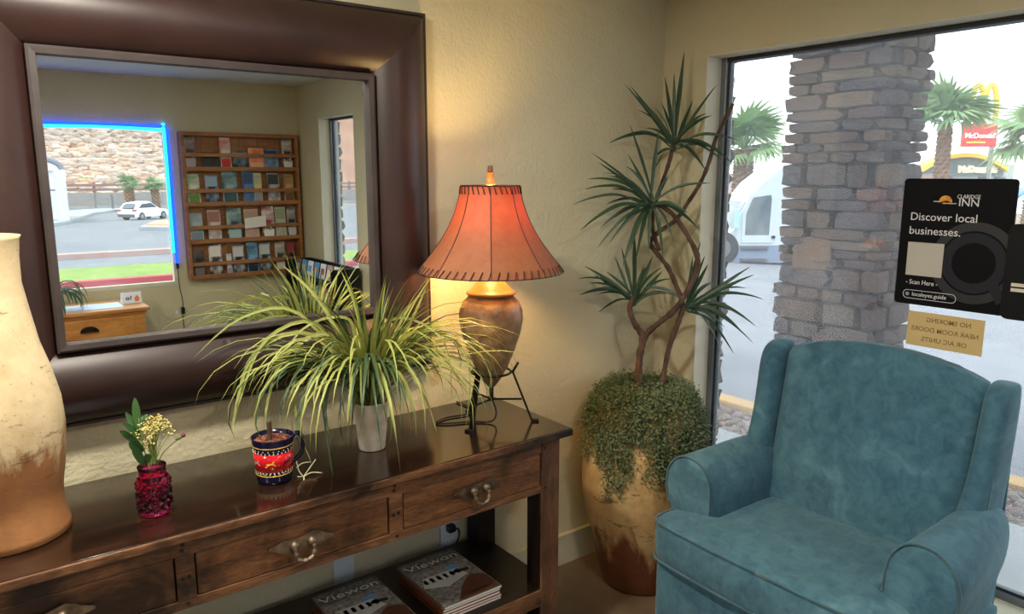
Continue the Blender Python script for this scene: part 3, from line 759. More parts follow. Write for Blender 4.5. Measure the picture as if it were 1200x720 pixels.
# white car
CARP = flat('white_car_paint', (236, 240, 244), .25); CGL = flat('car_glass', (70, 84, 96), .1)
cb = Qg(170, 257)
ca = thing('white_car', 'white hatchback seen from behind in the mirror', 'car', cb, radians(-38))
S = (cb-Vector((CAM.x, 2*MY-CAM.y, CAM.z))).length/FOC*18/1.62
def sv(pts, y0, y1, s0=1, s1=1):
    return MB().prism([(u*S, v*S) for u, v in pts], y0*S, y1*S, 1)
bodyp = [(-2.25, .3), (-2.3, .75), (-2.15, 1.0), (-1.6, 1.08), (.9, 1.02), (1.9, .88), (2.25, .65), (2.25, .3)]
cbody = link('body', sv(bodyp, -.92, .92).me('body'), CARP, ca)
cb2 = MB().rings([[Vector((x, -.9, z))*S for x, z in ((-2.1, 1.02), (-1.5, 1.52), (-.2, 1.62), (.9, 1.03))], [Vector((x, -.62, z+.05))*S for x, z in ((-1.95, 1.04), (-1.4, 1.55), (-.2, 1.64), (.7, 1.05))], [Vector((x, .62, z+.05))*S for x, z in ((-1.95, 1.04), (-1.4, 1.55), (-.2, 1.64), (.7, 1.05))], [Vector((x, .9, z))*S for x, z in ((-2.1, 1.02), (-1.5, 1.52), (-.2, 1.62), (.9, 1.03))]])
link('roof', cb2.me('roof'), CARP, ca)
link('rear_window', MB().rings([[Vector((-2.12, -.65, 1.12))*S, Vector((-1.62, -.55, 1.52))*S, Vector((-1.62, .55, 1.52))*S, Vector((-2.12, .65, 1.12))*S], [Vector((-2.17, -.65, 1.12))*S, Vector((-1.67, -.55, 1.52))*S, Vector((-1.67, .55, 1.52))*S, Vector((-2.17, .65, 1.12))*S]]).me('rear_window'), CGL, ca)
for s_ in (-1, 1):
    link('side_window', sv([(-1.7, 1.12), (-1.3, 1.46), (-.2, 1.55), (.6, 1.12)], s_*.9, s_*.925).me('side_window'), CGL, ca)
    link('tail_light', sv([(-2.28, .82), (-2.2, .98), (-2.0, 1.0), (-2.1, .82)], s_*.6, s_*.94).me('tail_light'), flat('tail_red', (150, 40, 40), .3), ca)
    for wx in (-1.4, 1.4):
        wo = link('wheel', MB().tube([(wx*S, s_*.95*S, .36*S), (wx*S, s_*.7*S, .36*S)], .36*S, 18).me('wheel'), TYRE, ca)
        link('rim', MB().tube([(wx*S, s_*.96*S, .36*S), (wx*S, s_*.9*S, .36*S)], .22*S, 14).me('rim'), CHROME, wo)
link('bumper', sv([(-2.36, .32), (-2.36, .55), (-2.2, .6), (-2.2, .3)], -.9, .9).me('bumper'), flat('bumper_grey', (90, 94, 100), .6), ca)

# ================================================================== wall mirror
MX0, MX1, MZ0, MZ1 = -2.395, -1.128, .942, 2.06
wm = thing('wall_mirror', 'big wall mirror with a thick padded brown leather frame', 'mirror', ((MX0+MX1)/2, 0, MZ0))
FW = .20
prof = [(.010, .004), (.010, .026)]
for i in range(15):
    u = i/14
    prof.append((.014+(FW-.014)*u, .026+.062*sin(pi*min(1, u*.93+.04))**.7 - .0*u))
prof.append((FW, .004))
def rail_rings(side, prof):
    A = []; B = []
    for u, h in prof:
        if side == 't': a, b = (MX0+u, -h, MZ1-u), (MX1-u, -h, MZ1-u)
        if side == 'b': a, b = (MX0+u, -h, MZ0+u), (MX1-u, -h, MZ0+u)
        if side == 'l': a, b = (MX0+u, -h, MZ0+u), (MX0+u, -h, MZ1-u)
        if side == 'r': a, b = (MX1-u, -h, MZ0+u), (MX1-u, -h, MZ1-u)
        A.append(Vector(a)); B.append(Vector(b))
    return [A, B]
lip = [(FW-.004, .03), (FW-.002, .064), (FW+.004, .068), (FW+.017, .066), (FW+.02, .044), (FW+.02, .03)]
trimp = [(0, .002), (0, .03), (.003, .034), (.009, .034), (.012, .028), (.012, .002)]
for s_ in 'tblr':
    o = wpart('frame_rail', MB().rings(rail_rings(s_, prof)).me('frame_rail'), LEATHER, wm); edge_split_smooth(o, 50)
    o = wpart('inner_lip', MB().rings(rail_rings(s_, lip)).me('inner_lip'), LIP, wm); edge_split_smooth(o, 35)
    wpart('outer_trim', MB().rings(rail_rings(s_, trimp)).me('outer_trim'), LIP, wm)
wpart('mirror_pane', MB().box((MX0+FW+.012, -.045, MZ0+FW+.012), (MX1-FW-.012, -.04, MZ1-FW-.012)).me('mirror_pane'), MIRROR, wm)
wpart('backing', MB().box((MX0+.02, -.039, MZ0+.02), (MX1-.02, -.003, MZ1-.02)).me('backing'), W_DARK, wm)
# dented nail heads scattered over the leather
rn = random.Random(4)
for k in range(22):
    s_ = 'tblr'[k % 4]; u = .02+.05+rn.uniform(0, .11); uu = (u-.014)/(FW-.014); h = .026+.062*sin(pi*min(1, uu*.93+.04))**.7
    t_ = rn.uniform(.15, .85); A = rail_rings(s_, [(u, h)]); p = A[0][0].lerp(A[1][0], t_)
    wpart('nail_head', MB().lathe([(.0035, -.001), (.003, .0008), (.001, .0014)], 8).me('nail_head', True), LEATHER, wm).location = p - Vector(wm.location)
    bpy.data.objects[col.objects[-1].name].rotation_euler = (pi/2, 0, 0)

# ================================================================== console table
TX0, TX1, TYF, TYB, TZ = -2.675, -.888, -.472, -.026, .79
tb = thing('console_table', 'dark walnut console table with three drawers and a lower shelf', 'table', ((TX0+TX1)/2, (TYF+TYB)/2, 0))
wpart('table_top', MB().rbox((TX0, TYF, .766), (TX1, TYB, TZ), .004).me('table_top'), W_TOP, tb)
wpart('edge_band', MB().rbox((TX0+.0, TYF-.003, .7665), (TX1-.0, TYF+.004, .7875), .003).me('edge_band'), W_FRONT, tb)
YF = -.455
LX = [(-2.622, -2.548), (-.998, -.926)]
for (a, b) in LX:
    for (y0, y1) in ((YF, YF+.07), (-.108, -.036)):
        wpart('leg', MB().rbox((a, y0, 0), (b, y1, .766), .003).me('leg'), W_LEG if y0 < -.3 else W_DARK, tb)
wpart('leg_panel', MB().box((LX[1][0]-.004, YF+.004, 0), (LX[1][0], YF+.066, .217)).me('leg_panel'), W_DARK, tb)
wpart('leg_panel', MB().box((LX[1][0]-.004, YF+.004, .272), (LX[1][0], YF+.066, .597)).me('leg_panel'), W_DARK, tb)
a, b = LX[0][1], LX[1][0]
wpart('apron_rail', MB().rbox((a, YF+.002, .726), (b, YF+.03, .766), .002).me('apron_rail'), W_FRONT, tb)
wpart('apron_rail', MB().rbox((a, YF+.002, .597), (b, YF+.03, .62), .002).me('apron_rail'), W_FRONT, tb)
wpart('side_apron', MB().rbox((LX[1][0]+.02, YF+.07, .597), (LX[1][1]-.004, -.108, .766), .002).me('side_apron'), W_FRONT, tb)
wpart('side_apron', MB().rbox((LX[0][0]+.004, YF+.07, .597), (LX[0][1]-.02, -.108, .766), .002).me('side_apron'), W_FRONT, tb)
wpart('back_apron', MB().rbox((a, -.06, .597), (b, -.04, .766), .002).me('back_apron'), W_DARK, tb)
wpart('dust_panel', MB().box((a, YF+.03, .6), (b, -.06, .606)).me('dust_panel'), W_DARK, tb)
STI = [(-2.053, -2.012), (-1.521, -1.480)]
for (a, b) in STI:
    wpart('stile', MB().rbox((a, YF+.001, .62), (b, YF+.03, .726), .002).me('stile'), W_FRONT, tb)
def peg(x, z, y=YF): wpart('peg', MB().tube([(x, y-.0005, z), (x, y+.01, z)], .0045, 8).me('peg'), flat('peg_dark', (20, 12, 9), .6), tb)
for (a, b) in STI:
    peg((a+b)/2-.005, .741); peg((a+b)/2-.002, .754); peg((a+b)/2-.008, .672); peg((a+b)/2+.006, .674); peg((a+b)/2, .61)
for (a, b) in LX: peg(a+.014, .612); peg(a+.012, .742)
def handle(cx, cz, dp):
    h = thing_part = bpy.data.objects.new('handle', None)
    n = 26; poly = []
    rh = random.Random(int(cx*100) & 255)
    for i in range(n):
        t_ = 2*pi*i/n; ex = .083*cos(t_); k = abs(cos(t_)); ez = .0185*sin(t_)*(1.0+.3*cos(6*t_))*(1.15-.55*k)+rh.uniform(-.001, .001)
        poly.append((cx+ex, cz+ez+.004*sin(ex*60)))
    pl_ = wpart('back_plate', MB().prism(poly, YF-.0005, YF-.008, 1).me('back_plate'), PEWTER, dp)
    for s_ in (-1, 1):
        wpart('boss', MB().lathe([(.0115, 0), (.0125, .007), (.009, .014), (.003, .017)], 12).me('boss', True), PEWTER, pl_)
        o = col.objects[-1]; o = bpy.data.objects[o.name]
        off = Vector((0, 0, 0)); p_ = pl_
        while p_ is not None: off += p_.location; p_ = p_.parent
        o.rotation_euler = (pi/2, 0, 0); o.location = Vector((cx+s_*.022, YF-.006, cz))-off; 
        o.data.transform(Matrix.Translation(off))
    pts = smooth_path([(cx-.022, YF-.016, cz), (cx-.024, YF-.022, cz-.014), (cx-.018, YF-.026, cz-.032), (cx, YF-.027, cz-.038), (cx+.018, YF-.026, cz-.032), (cx+.024, YF-.022, cz-.014), (cx+.022, YF-.016, cz)], 5)
    wpart('bail', MB().tube(pts, [.0052+.0014*((i//2) % 2) for i in range(len(pts))], 8).me('bail', True), PEWTER, pl_)
DR = [(-2.546, -2.055), (-2.010, -1.523), (-1.478, -1.0)]
for (a, b) in DR:
    d = wpart('drawer', MB().rbox((a+.0015, YF+.004, .6215), (b-.0015, YF+.028, .7245), .002).me('drawer'), W_DRAWER, tb)
    handle((a+b)/2+.003, .677, d)
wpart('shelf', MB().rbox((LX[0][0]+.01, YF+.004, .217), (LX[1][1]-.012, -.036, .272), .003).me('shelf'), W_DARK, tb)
wpart('shelf_lip', MB().rbox((LX[0][1], YF-.001, .214), (LX[1][0], YF+.006, .270), .002).me('shelf_lip'), W_FRONT, tb)

# ================================================================== magazines on the shelf
COVER = mat('magazine_cover', (86, 80, 76), (140, 134, 128), 14, .25, kind='Generated', stretch=(1, 1.4, 1))
COVB = mat('brown_cover', (120, 66, 44), (88, 48, 34), 8, .3)
INK = flat('title_ink', (226, 224, 220), .4); BLUEI = flat('blue_ink', (84, 128, 168), .4); BRI = flat('brown_ink', (84, 50, 36), .4); GREYI = flat('grey_ink', (172, 170, 166), .4); DKI = flat('dark_ink', (34, 30, 30), .4)
def magazine(cx, cy, z, rot, thick, top, label, grp, seed):
    t = thing('magazine', label, 'magazine', (cx, cy, z), rot, grp)
    W2, H2 = .104, .143
    link('pages', MB().box((-W2+.002, -H2+.001, .0006), (W2-.001, H2-.001, thick-.0006)).me('pages'), PAPER, t)
    c = link('cover', MB().box((-W2, -H2, thick-.0006), (W2, H2, thick)).box((-W2, -H2, 0), (W2, H2, .0006)).box((-W2-.0006, -H2, 0), (-W2, H2, thick)).me('cover'), COVER if top else COVB, t)
    if top:
        def pr(name, poly, m_): link(name, MB().prism(poly, thick, thick+.0003, 2).me(name), m_, c)
        tm = text_me('Viewon', .062, .0002, 'CENTER', -.0006); tm.transform(Matrix.Translation((0, .092, thick+.0003)) @ Matrix.Diagonal((1.02, .72, 1, 1))); link('title', tm, INK, c)
        pr('picture', [(-.1, -.02), (-.03, -.05), (.06, -.02), (.04, .03), (-.08, .03)], GREYI)
        pr('picture', [(-.05, -.14), (.10, -.14), (.10, -.05), (.055, -.03), (.0, -.075)], BRI)
        pr('picture', [(.015, .03), (.06, .03), (.06, .055), (.015, .055)], BLUEI)
        for k in range(6):
            xx = -.085+k*.024; pr('picture', [(xx, -.004), (xx+.012, -.004), (xx+.012, .022), (xx, .022)], DKI)
        pr('picture', [(.02, .005), (.075, -.005), (.08, .012), (.03, .02)], DKI)
        pr('caption_line', [(.0, -.122), (.085, -.118), (.085, -.114), (.0, -.118)], GREYI)
    return t
rm = random.Random(3)
ORD = ['lowest', 'second lowest', 'middle', 'second from top', 'topmost']
for side, cx, cy, hgt in (('right', -1.229, -.272, .272), ('left', -1.52, -.272, .272)):
    z = hgt
    for k in range(5):
        th = [.008, .007, .008, .007, .008][k]
        magazine(cx+rm.uniform(-.004, .004), cy+rm.uniform(-.005, .005)-(.004 if k < 4 else 0), z+.0002, rm.uniform(-.02, .02) if k < 4 else .0, th, k == 4,
                 '%s magazine of the %s stack on the console shelf' % (ORD[k], side), 'magazines on the console shelf', k)
        z += th+.0008

# ================================================================== wall plates
t = thing('wall_outlet', 'white duplex outlet with a black plug above the console shelf', 'outlet', (-1.058, 0, .3))
wpart('cover_plate', MB().rbox((-1.094, -.007, .20), (-1.022, 0, .37), .003).me('cover_plate'), WHITEP, t)
for zz in (.325, .268):
    wpart('socket', MB().rbox((-1.074, -.0095, zz-.016), (-1.042, -.006, zz+.016), .002).me('socket'), flat('socket_white', (226, 230, 232), .3), t)
so = [o for o in t.children if o.name.startswith('socket')][1]
for dx in (-.007, .007):
    wpart('slot', MB().box((-1.058+dx-.001, -.0099, .265), (-1.058+dx+.001, -.0085, .275)).me('slot'), BLACK, so)
pg = thing('power_plug', 'black power plug and cord in the outlet under the table', 'plug', (-1.058, -.0096, .325))
wpart('plug_body', MB().rbox((-1.074, -.038, .314), (-1.046, -.0098, .340), .005).me('plug_body'), BLACK, pg)
wpart('cord', MB().tube(smooth_path([(-1.047, -.03, .325), (-1.034, -.034, .318), (-1.030, -.03, .29), (-1.045, -.025, .25), (-1.05, -.022, .2), (-1.05, -.02, .15)], 5), .003, 6).me('cord', True), BLACK, pg)
bp_ = thing('blank_wall_plate', 'blank white wall plate left of the outlet', 'wall plate', (-1.462, 0, .3))
wpart('plate', MB().rbox((-1.498, -.007, .20), (-1.427, 0, .37), .003).me('plate'), WHITEP, bp_)
for zz in (.215, .358): wpart('screw', MB().tube([(-1.462, -.0078, zz), (-1.462, -.006, zz)], .003, 8).me('screw'), CHROME, bp_)

# ================================================================== tall vase
vp = [(.112, 0), (.1185, .004), (.118, .02), (.110, .055), (.1095, .085), (.112, .11), (.118, .145), (.1245, .20), (.1275, .243), (.124, .30), (.112, .362), (.095, .424), (.083, .50), (.075, .556), (.076, .61), (.080, .648), (.083, .655), (.076, .656), (.072, .64), (.068, .56), (.07, .5)]
t = thing('tall_vase', 'tall cream and terracotta vase at the left end of the console', 'vase', (-2.34, -.25, TZ))
link('body', MB().lathe(vp, 56).me('body', True), VASE, t)

# ================================================================== magenta jar with flowers
JX, JY = -2.06, -.325
t = thing('magenta_jar', 'magenta pressed glass jar on the console beside the tall vase', 'jar', (JX, JY, TZ))
jp = [(.0, .001), (.030, .001), (.0355, .006)] + [(.037, .012+.074*i/22) for i in range(23)] + [(.033, .094), (.029, .099), (.0305, .101), (.029, .104), (.031, .107), (.029, .110), (.031, .113), (.031, .117), (.027, .117), (.026, .1), (.033, .086), (.033, .012), (.0, .008)]
def hob(a, z):
    if .012 < z < .088:
        rw = int((z-.012)/.0125); off = .5*(rw % 2)
        return .0042*max(0, cos((a/(2*pi)*11+off)*2*pi))*max(0, sin((z-.012)/.0125*pi % pi))
    return 0
jp2 = [(r, z) for r, z in jp[:3]] + [(.0362, .012+.076*i/44) for i in range(45)] + jp[26:]
link('glass_body', MB().lathe(jp2, 78, mod=lambda a, z: hob(a, z) if z < .088 else 0).me('glass_body', True), JARG, t)
def at_depth(px, py, ax, dd=0):
    d = ray(px, py); D_ = (Vector(ax)-CAM).dot(FWD)+dd
    return CAM+d*D_
JA = (JX, JY, .9)
fl = thing('flower_sprig', 'sprig of green leaves and tiny yellow flowers in the magenta jar', 'flowers', (JX, JY, TZ+.01))
def leaf_me(path, wid, fold=.25, nrm=None, wf=None):
    path = [Vector(p) for p in path]; V = []; F = []; n = len(path)
    for i, p in enumerate(path):
        tg = (path[min(i+1, n-1)]-path[max(i-1, 0)]).normalized(); u = i/(n-1)
        nn = (nrm or Vector((0, 0, 1))); s = tg.cross(nn)
        if s.length < 1e-4: s = tg.orthogonal()
        s.normalize(); up = s.cross(tg); ww = wid*(wf(u) if wf else sin(pi*min(1, .06+u*.94))**.8)
        V += [p+s*ww*.5+up*ww*fold, p, p-s*ww*.5+up*ww*fold]
    for i in range(n-1):
        a = i*3; F += [(a, a+1, a+4, a+3), (a+1, a+2, a+5, a+4)]
    return mesh('leaf', V, F, True)
stem_top = at_depth(163, 478, JA)
wpart('stem', MB().tube(smooth_path([(JX, JY, TZ+.015), (JX-.005, JY, .9), at_depth(167, 520, JA), at_depth(163, 490, JA)], 4), .0018, 6).me('stem', True), STEM, fl)
for (bx, by, tx, ty, wd, dd) in ((163, 505, 158, 466, .020, 0), (165, 512, 147, 483, .017, .01), (166, 516, 144, 495, .015, -.01), (166, 524, 140, 505, .018, .01), (167, 530, 151, 518, .026, -.02), (168, 545, 156, 522, .022, -.02), (170, 542, 178, 535, .02, -.03), (166, 500, 172, 486, .012, .02)):
    a_ = at_depth(bx, by, JA); b_ = at_depth(tx, ty, JA, dd); mid = (a_+b_)/2+Vector((0, 0, .004))
    wpart('leaf', leaf_me(smooth_path([a_, mid, b_], 4), wd, .12, -FWD), SPRIG, fl)
rf = random.Random(12); mb = MB(); ms = MB()
base = Vector((JX+.004, JY, .91))
def blob(mb, c, r):
    V = [(0, 0, r), (r, 0, 0), (0, r, 0), (-r, 0, 0), (0, -r, 0), (0, 0, -r)]
    mb.add([Vector(v)+c for v in V], [(0, 1, 2), (0, 2, 3), (0, 3, 4), (0, 4, 1), (5, 2, 1), (5, 3, 2), (5, 4, 3), (5, 1, 4)])
for k in range(34):
    px = rf.gauss(181, 8.5); py = 487+abs(rf.gauss(0, 1))*16+abs(px-181)*.7
    c_ = at_depth(px, min(py, 540), JA, rf.uniform(-.025, .025))
    ms.tube([base+Vector((rf.uniform(-.01, .01), rf.uniform(-.01, .01), 0)), (base+c_)/2+Vector((0, 0, .005)), c_], .0007, 4)
    for j in range(9): blob(mb, c_+Vector((rf.gauss(0, .006), rf.gauss(0, .006), rf.gauss(0, .007))), rf.uniform(.0016, .0032))
wpart('flower_stalks', ms.me('flower_stalks'), STEM, fl)['kind'] = 'stuff'
wpart('yellow_blossoms', mb.me('yellow_blossoms'), YEL, fl, 'tiny pale yellow blossoms')['kind'] = 'stuff'
bud = at_depth(214, 511, JA)
wpart('bud_stem', MB().tube(smooth_path([(JX+.01, JY, .9), at_depth(192, 530, JA), at_depth(210, 514, JA)], 4), .0013, 5).me('bud_stem'), STEM, fl)
b0 = at_depth(206, 516, JA); d_ = (bud-b0)
bd = wpart('bud', MB().tube([b0, b0+d_*.4, b0+d_*.8, b0+d_*1.0], [.0018, .0042, .004, .003], 8).me('bud', True), STEM, fl)
wpart('petals', MB().tube([b0+d_*.85, b0+d_*1.0, b0+d_*1.25, b0+d_*1.3], [.003, .0048, .0052, .002], 9).me('petals', True), MAROON, bd, 'maroon petals')

# ================================================================== mug with wood chips and a stick
GX, GY = -1.77, -.305
mg = thing('painted_mug', 'red and navy mug with horse motifs holding wood chips', 'mug', (GX, GY, TZ))
body = [(.0, .001), (.040, .001), (.0425, .005), (.0445, .012), (.0470, .05), (.0505, .10), (.0530, .118), (.0535, .120), (.0505, .120), (.048, .1), (.044, .02), (.0, .018)]
mo = link('mug_body', MB().lathe(body, 48).me('mug_body', True), NAVY, mg)
def mr_(z): # outer radius at z
    for (r0, z0), (r1, z1) in zip(body[2:7], body[3:8]):
        if z0 <= z <= z1: return r0+(r1-r0)*(z-z0)/(z1-z0)
    return .05
def band(name, z0, z1, e, m_): link(name, MB().rings([[Vector((cos(2*pi*j/48)*(mr_(z)+ee), sin(2*pi*j/48)*(mr_(z)+ee), z)) for j in range(48)] for z, ee in ((z0, -.001), (z0, e), ((z0+z1)/2, e), (z1, e), (z1, -.001))], False, False).me(name, True), m_, mo)
band('red_band', .036, .083, .0004, REDG)
for zz in (.024, .0985): band('ochre_ring', zz, zz+.0025, .0005, GOLD)
caz = atan2(CAM.y-GY, CAM.x-GX)
def wrapped(poly, a0, z0, sc_, e, m_, name):
    V = []; n = len(poly)
    for u, v in poly:
        z = z0+v*sc_; r = mr_(z)+e; a = a0+u*sc_/r; V.append((r*cos(a), r*sin(a), z))
    for u, v in poly:
        z = z0+v*sc_; r = mr_(z)+e-.0012; a = a0+u*sc_/r; V.append((r*cos(a), r*sin(a), z))
    link(name, MB().rings([V[:n], V[n:]]).me(name), m_, mo)
horse = [(-1.0, -.5), (-.75, -.28), (-.62, .0), (-.8, .05), (-1.0, -.12), (-.7, .25), (.25, .28), (.42, .62), (.5, .72), (.78, .5), (.62, .42), (.62, .1), (.95, -.2), (.9, -.3), (.5, -.1), (.2, -.02), (-.3, -.02), (-.55, -.35), (-.9, -.62)]
for da, m_ in ((-.18, GOLD), (.75, NAVY), (-1.05, flat('grey_glaze', (150, 142, 140), .2)), (1.7, GOLD), (2.7, NAVY), (3.7, GOLD)):
    wrapped(horse, caz+da, .058, .0135, .0009, m_, 'horse_motif')
for zz, s_ in ((.0845, 1), (.0345, -1)):
    for k in range(30):
        wrapped([(-.5, 0), (.5, 0), (0, s_*1.0)], caz+2*pi*k/30, zz, .0045, .0007, CREAM, 'zigzag_motif')
for k in range(24):
    for zz in (.092, .030):
        wrapped([(-.5, 0), (0, -.5), (.5, 0), (0, .5)], caz+2*pi*k/24, zz, .0036, .0007, CREAM, 'diamond_motif')
ha = caz+1.95
hd = Vector((cos(ha), sin(ha), 0))
hp = [hd*mr_(.1)*.98+Vector((0, 0, .104)), hd*(mr_(.1)+.018)+Vector((0, 0, .112)), hd*(mr_(.1)+.030)+Vector((0, 0, .09)), hd*(mr_(.1)+.024)+Vector((0, 0, .055)), hd*mr_(.04)*.98+Vector((0, 0, .035))]
link('handle', MB().tube(smooth_path(hp, 6), .0062, 10).me('handle', True), NAVY, mg)
link('wood_chips', MB().lathe([(.0, .095), (.0485, .095), (.0488, .108), (.03, .112), (.01, .110), (0, .112)], 20, mod=lambda a, z: .0004*sin(7*a)).me('wood_chips'), SOIL, mg)
for k in range(16):
    a_ = k*2.4; r_ = .012+.03*(k/16); o = bpy.data.objects.new('wood_chip', PEB[k % 5].copy()); o.data.materials.clear(); o.data.materials.append(SOIL)
    col.objects.link(o); o.parent = mg; o.location = (r_*cos(a_), r_*sin(a_), .113); o.scale = (.016, .009, .005); o.rotation_euler = (.3*sin(k), .3*cos(k), k)
link('stick', MB().tube([(-.008, 0, .1), (-.006, .002, .13), (-.007, .001, .158)], [.0065, .006, .0068], 9).me('stick'), BARK, mg)
tw = thing('twine_scrap', 'frayed scrap of pale twine beside the horse mug', 'twine', (GX+.05, GY-.025, TZ))
for k, pts in enumerate(([(0, 0, .0025), (.012, -.012, .004), (.006, -.03, .0025)], [(0, 0, .045), (.004, -.004, .02), (.012, -.012, .004)], [(.012, -.012, .004), (.03, .002, .012), (.06, .02, .03)], [(.012, -.012, .004), (.035, -.012, .01), (.062, -.014, .0025)], [(.0, .0, .028), (.02, .015, .03), (.05, .03, .022)])):
    link('strand', MB().tube(smooth_path(pts, 4), .0015, 5).me('strand', True), flat('twine', (196, 188, 150), .9), tw)

# ================================================================== grass plant in white pot
CX, CY = -1.465, -.25
gp = thing('potted_grass', 'arching variegated grass plant in a whitewashed pot on the console', 'potted plant', (CX, CY, TZ))
link('pot', MB().lathe([(.0, .001), (.036, .001), (.0375, .004), (.051, .138), (.0525, .141), (.049, .142), (.046, .135), (.0, .12)], 36).me('pot', True), CONC_POT, gp)
rg2 = random.Random(17)
ZMIN = .004
def blade(az, L, up, droop, wid, m_, twist, r0):
    d = Vector((cos(az), sin(az), 0)); pts = []; n = 11
    p = Vector((d.x*r0, d.y*r0, .128)); ang = up
    step = L/(n-1)
    side = Vector((-d.y, d.x, 0))*twist
    for i in range(n):
        pts.append(p.copy()); u = i/(n-1)
        ang -= droop*(.25+1.5*u)/(n-1)*1.0
        p = p + (d*cos(ang)+Vector((0, 0, sin(ang)))+side*u)*step
    out = []
    for p in pts:
        wy_ = p.y+CY; wz = p.z+TZ
        lim = -.10 if wz > .93 else -.03
        if wy_ > lim: p.y = lim-CY - .0*(wy_-lim)
        wx = p.x+CX
        if wx > TX0 and wx < TX1 and wy_ > TYF-.01 and p.z < ZMIN: p.z = ZMIN
        out.append(p)
    return link('blade', leaf_me(out, wid, .22, None, lambda u: min(1, .55+u*1.6)*(1-u**2.6)*.98+.02), m_, gp)
for k in range(235):
    az = rg2.uniform(0, 2*pi)
    # leave fewer blades against the wall
    if sin(az) > .55 and rg2.random() < .55: az = -az
    typ = rg2.random()
    if typ < .30:   L, up, dr = rg2.uniform(.28, .46), rg2.uniform(1.25, 1.52), rg2.uniform(.3, 1.2)
    elif typ < .75: L, up, dr = rg2.uniform(.40, .58), rg2.uniform(1.05, 1.4), rg2.uniform(1.7, 2.8)
    else:           L, up, dr = rg2.uniform(.42, .62), rg2.uniform(1.0, 1.35), rg2.uniform(2.5, 3.5)
    if sin(az) > .3: L *= .72
    blade(az, L, up, dr, rg2.uniform(.007, .0145), GRASSB if rg2.random() < .66 else GRASSD, rg2.uniform(-.25, .25), rg2.uniform(.004, .03))
# a few signature blades: long ones falling in front of the console edge and over the mug
toc = atan2(CAM.y-CY, CAM.x-CX)
for az, L, up, dr, wd, m_ in ((toc-.75, .56, 1.15, 3.0, .012, GRASSB), (toc-.55, .5, 1.1, 3.4, .012, GRASSD), (toc-1.0, .55, 1.1, 2.8, .012, GRASSB), (toc-1.25, .52, 1.0, 2.6, .011, GRASSB), (toc+.35, .42, 1.2, 3.3, .011, GRASSB), (toc+1.25, .5, .75, 1.1, .012, GRASSB), (toc+1.1, .45, .95, 2.5, .010, GRASSB), (toc-.25, .45, 1.2, 3.5, .011, GRASSD), (toc-.9, .5, 1.3, 2.6, .013, GRASSB), (toc-1.5, .5, 1.1, 2.2, .011, GRASSB)):
    blade(az, L, up, dr, wd, m_, 0, .03)

GA = (CX, CY, .95)
for pts, m_ in (([(428, 466), (402, 402), (376, 422), (380, 490), (393, 575)], GRASSD), ([(424, 466), (388, 392), (334, 418), (312, 480), (316, 520)], GRASSB), ([(422, 462), (372, 380), (312, 398), (284, 460), (268, 520)], GRASSB),
                ([(424, 466), (384, 408), (346, 440), (350, 500), (366, 545)], GRASSB), ([(440, 468), (452, 420), (478, 432), (500, 470), (512, 508)], GRASSB), ([(446, 462), (492, 418), (540, 424), (566, 444)], GRASSB),
                ([(446, 460), (470, 398), (522, 392), (550, 430), (546, 500)], GRASSB), ([(426, 462), (352, 368), (284, 372), (226, 420)], GRASSB), ([(426, 462), (366, 392), (300, 412), (276, 480), (274, 506)], GRASSB),
                ([(432, 466), (418, 400), (404, 372), (352, 388), (300, 470)], GRASSB), ([(438, 464), (438, 400), (470, 372), (520, 400), (530, 470)], GRASSB), ([(428, 464), (404, 420), (382, 470), (388, 520)], GRASSD), ([(430, 462), (444, 380), (452, 330)], GRASSB), ([(430, 462), (420, 370), (400, 318)], GRASSB), ([(436, 462), (480, 380), (500, 335)], GRASSB), ([(428, 462), (380, 360), (330, 310)], GRASSB)):
    n_ = len(pts); P3 = []
    for i, (x, y) in enumerate(pts):
        q_ = at_depth(x, y, GA, -.03-.14*i/(n_-1) if n_ > 3 else -.02*i)
        P3.append(q_-Vector((CX, CY, TZ)))
    link('blade', leaf_me(smooth_path(P3, 4), rg2.uniform(.009, .014), .2, -FWD, lambda u: min(1, .55+u*1.6)*(1-u**2.6)*.98+.02), m_, gp)

# ================================================================== table lamp
LX_, LY_ = -1.055, -.27
lp = thing('table_lamp', 'table lamp with a laced rust leather shade on an urn and iron tripod', 'lamp', (LX_, LY_, TZ))
urn = [(.004, .112), (.012, .118), (.03, .142), (.053, .184), (.074, .237), (.091, .288), (.1005, .335), (.0985, .365), (.088, .39), (.070, .408), (.062, .412)]
link('urn', MB().lathe(urn, 48).me('urn', True), URN, lp)
link('urn_lid', MB().lathe([(.06, .409), (.075, .414), (.077, .419), (.070, .424), (.060, .432), (.045, .452), (.022, .468), (.012, .475)], 48).me('urn_lid', True), URN_TOP, lp)
link('stem_rod', MB().tube([(0, 0, .47), (0, 0, .75)], .006, 8).me('stem_rod'), PEWTER, lp)
PR = [(.088, .745), (.098, .70), (.114, .652), (.140, .60), (.178, .545), (.224, .487)]
prs = smooth_path([Vector((r, 0, z)) for r, z in PR], 4)
NP = 8; rot0 = radians(10)
for k in range(NP):
    R = []
    for q in prs:
        ring = []
        for j in range(7):
            f = j/6; a0, a1 = rot0+2*pi*k/NP, rot0+2*pi*(k+1)/NP
            c0 = Vector((cos(a0), sin(a0), 0))*q.x; c1 = Vector((cos(a1), sin(a1), 0))*q.x
            flat_ = c0.lerp(c1, f); a = a0+(a1-a0)*f; rnd_ = Vector((cos(a), sin(a), 0))*q.x
            v = flat_.lerp(rnd_, .6); v.z = q.z; ring.append(v)
        R.append(ring)
    o = link('shade_panel', MB().rings(R, False, False, False).me('shade_panel', True), SHADE, lp)
    a0 = rot0+2*pi*k/NP
    link('seam', MB().tube([(cos(a0)*(q.x+.0006), sin(a0)*(q.x+.0006), q.z) for q in prs], .0014, 5).me('seam', True), LACE, lp)
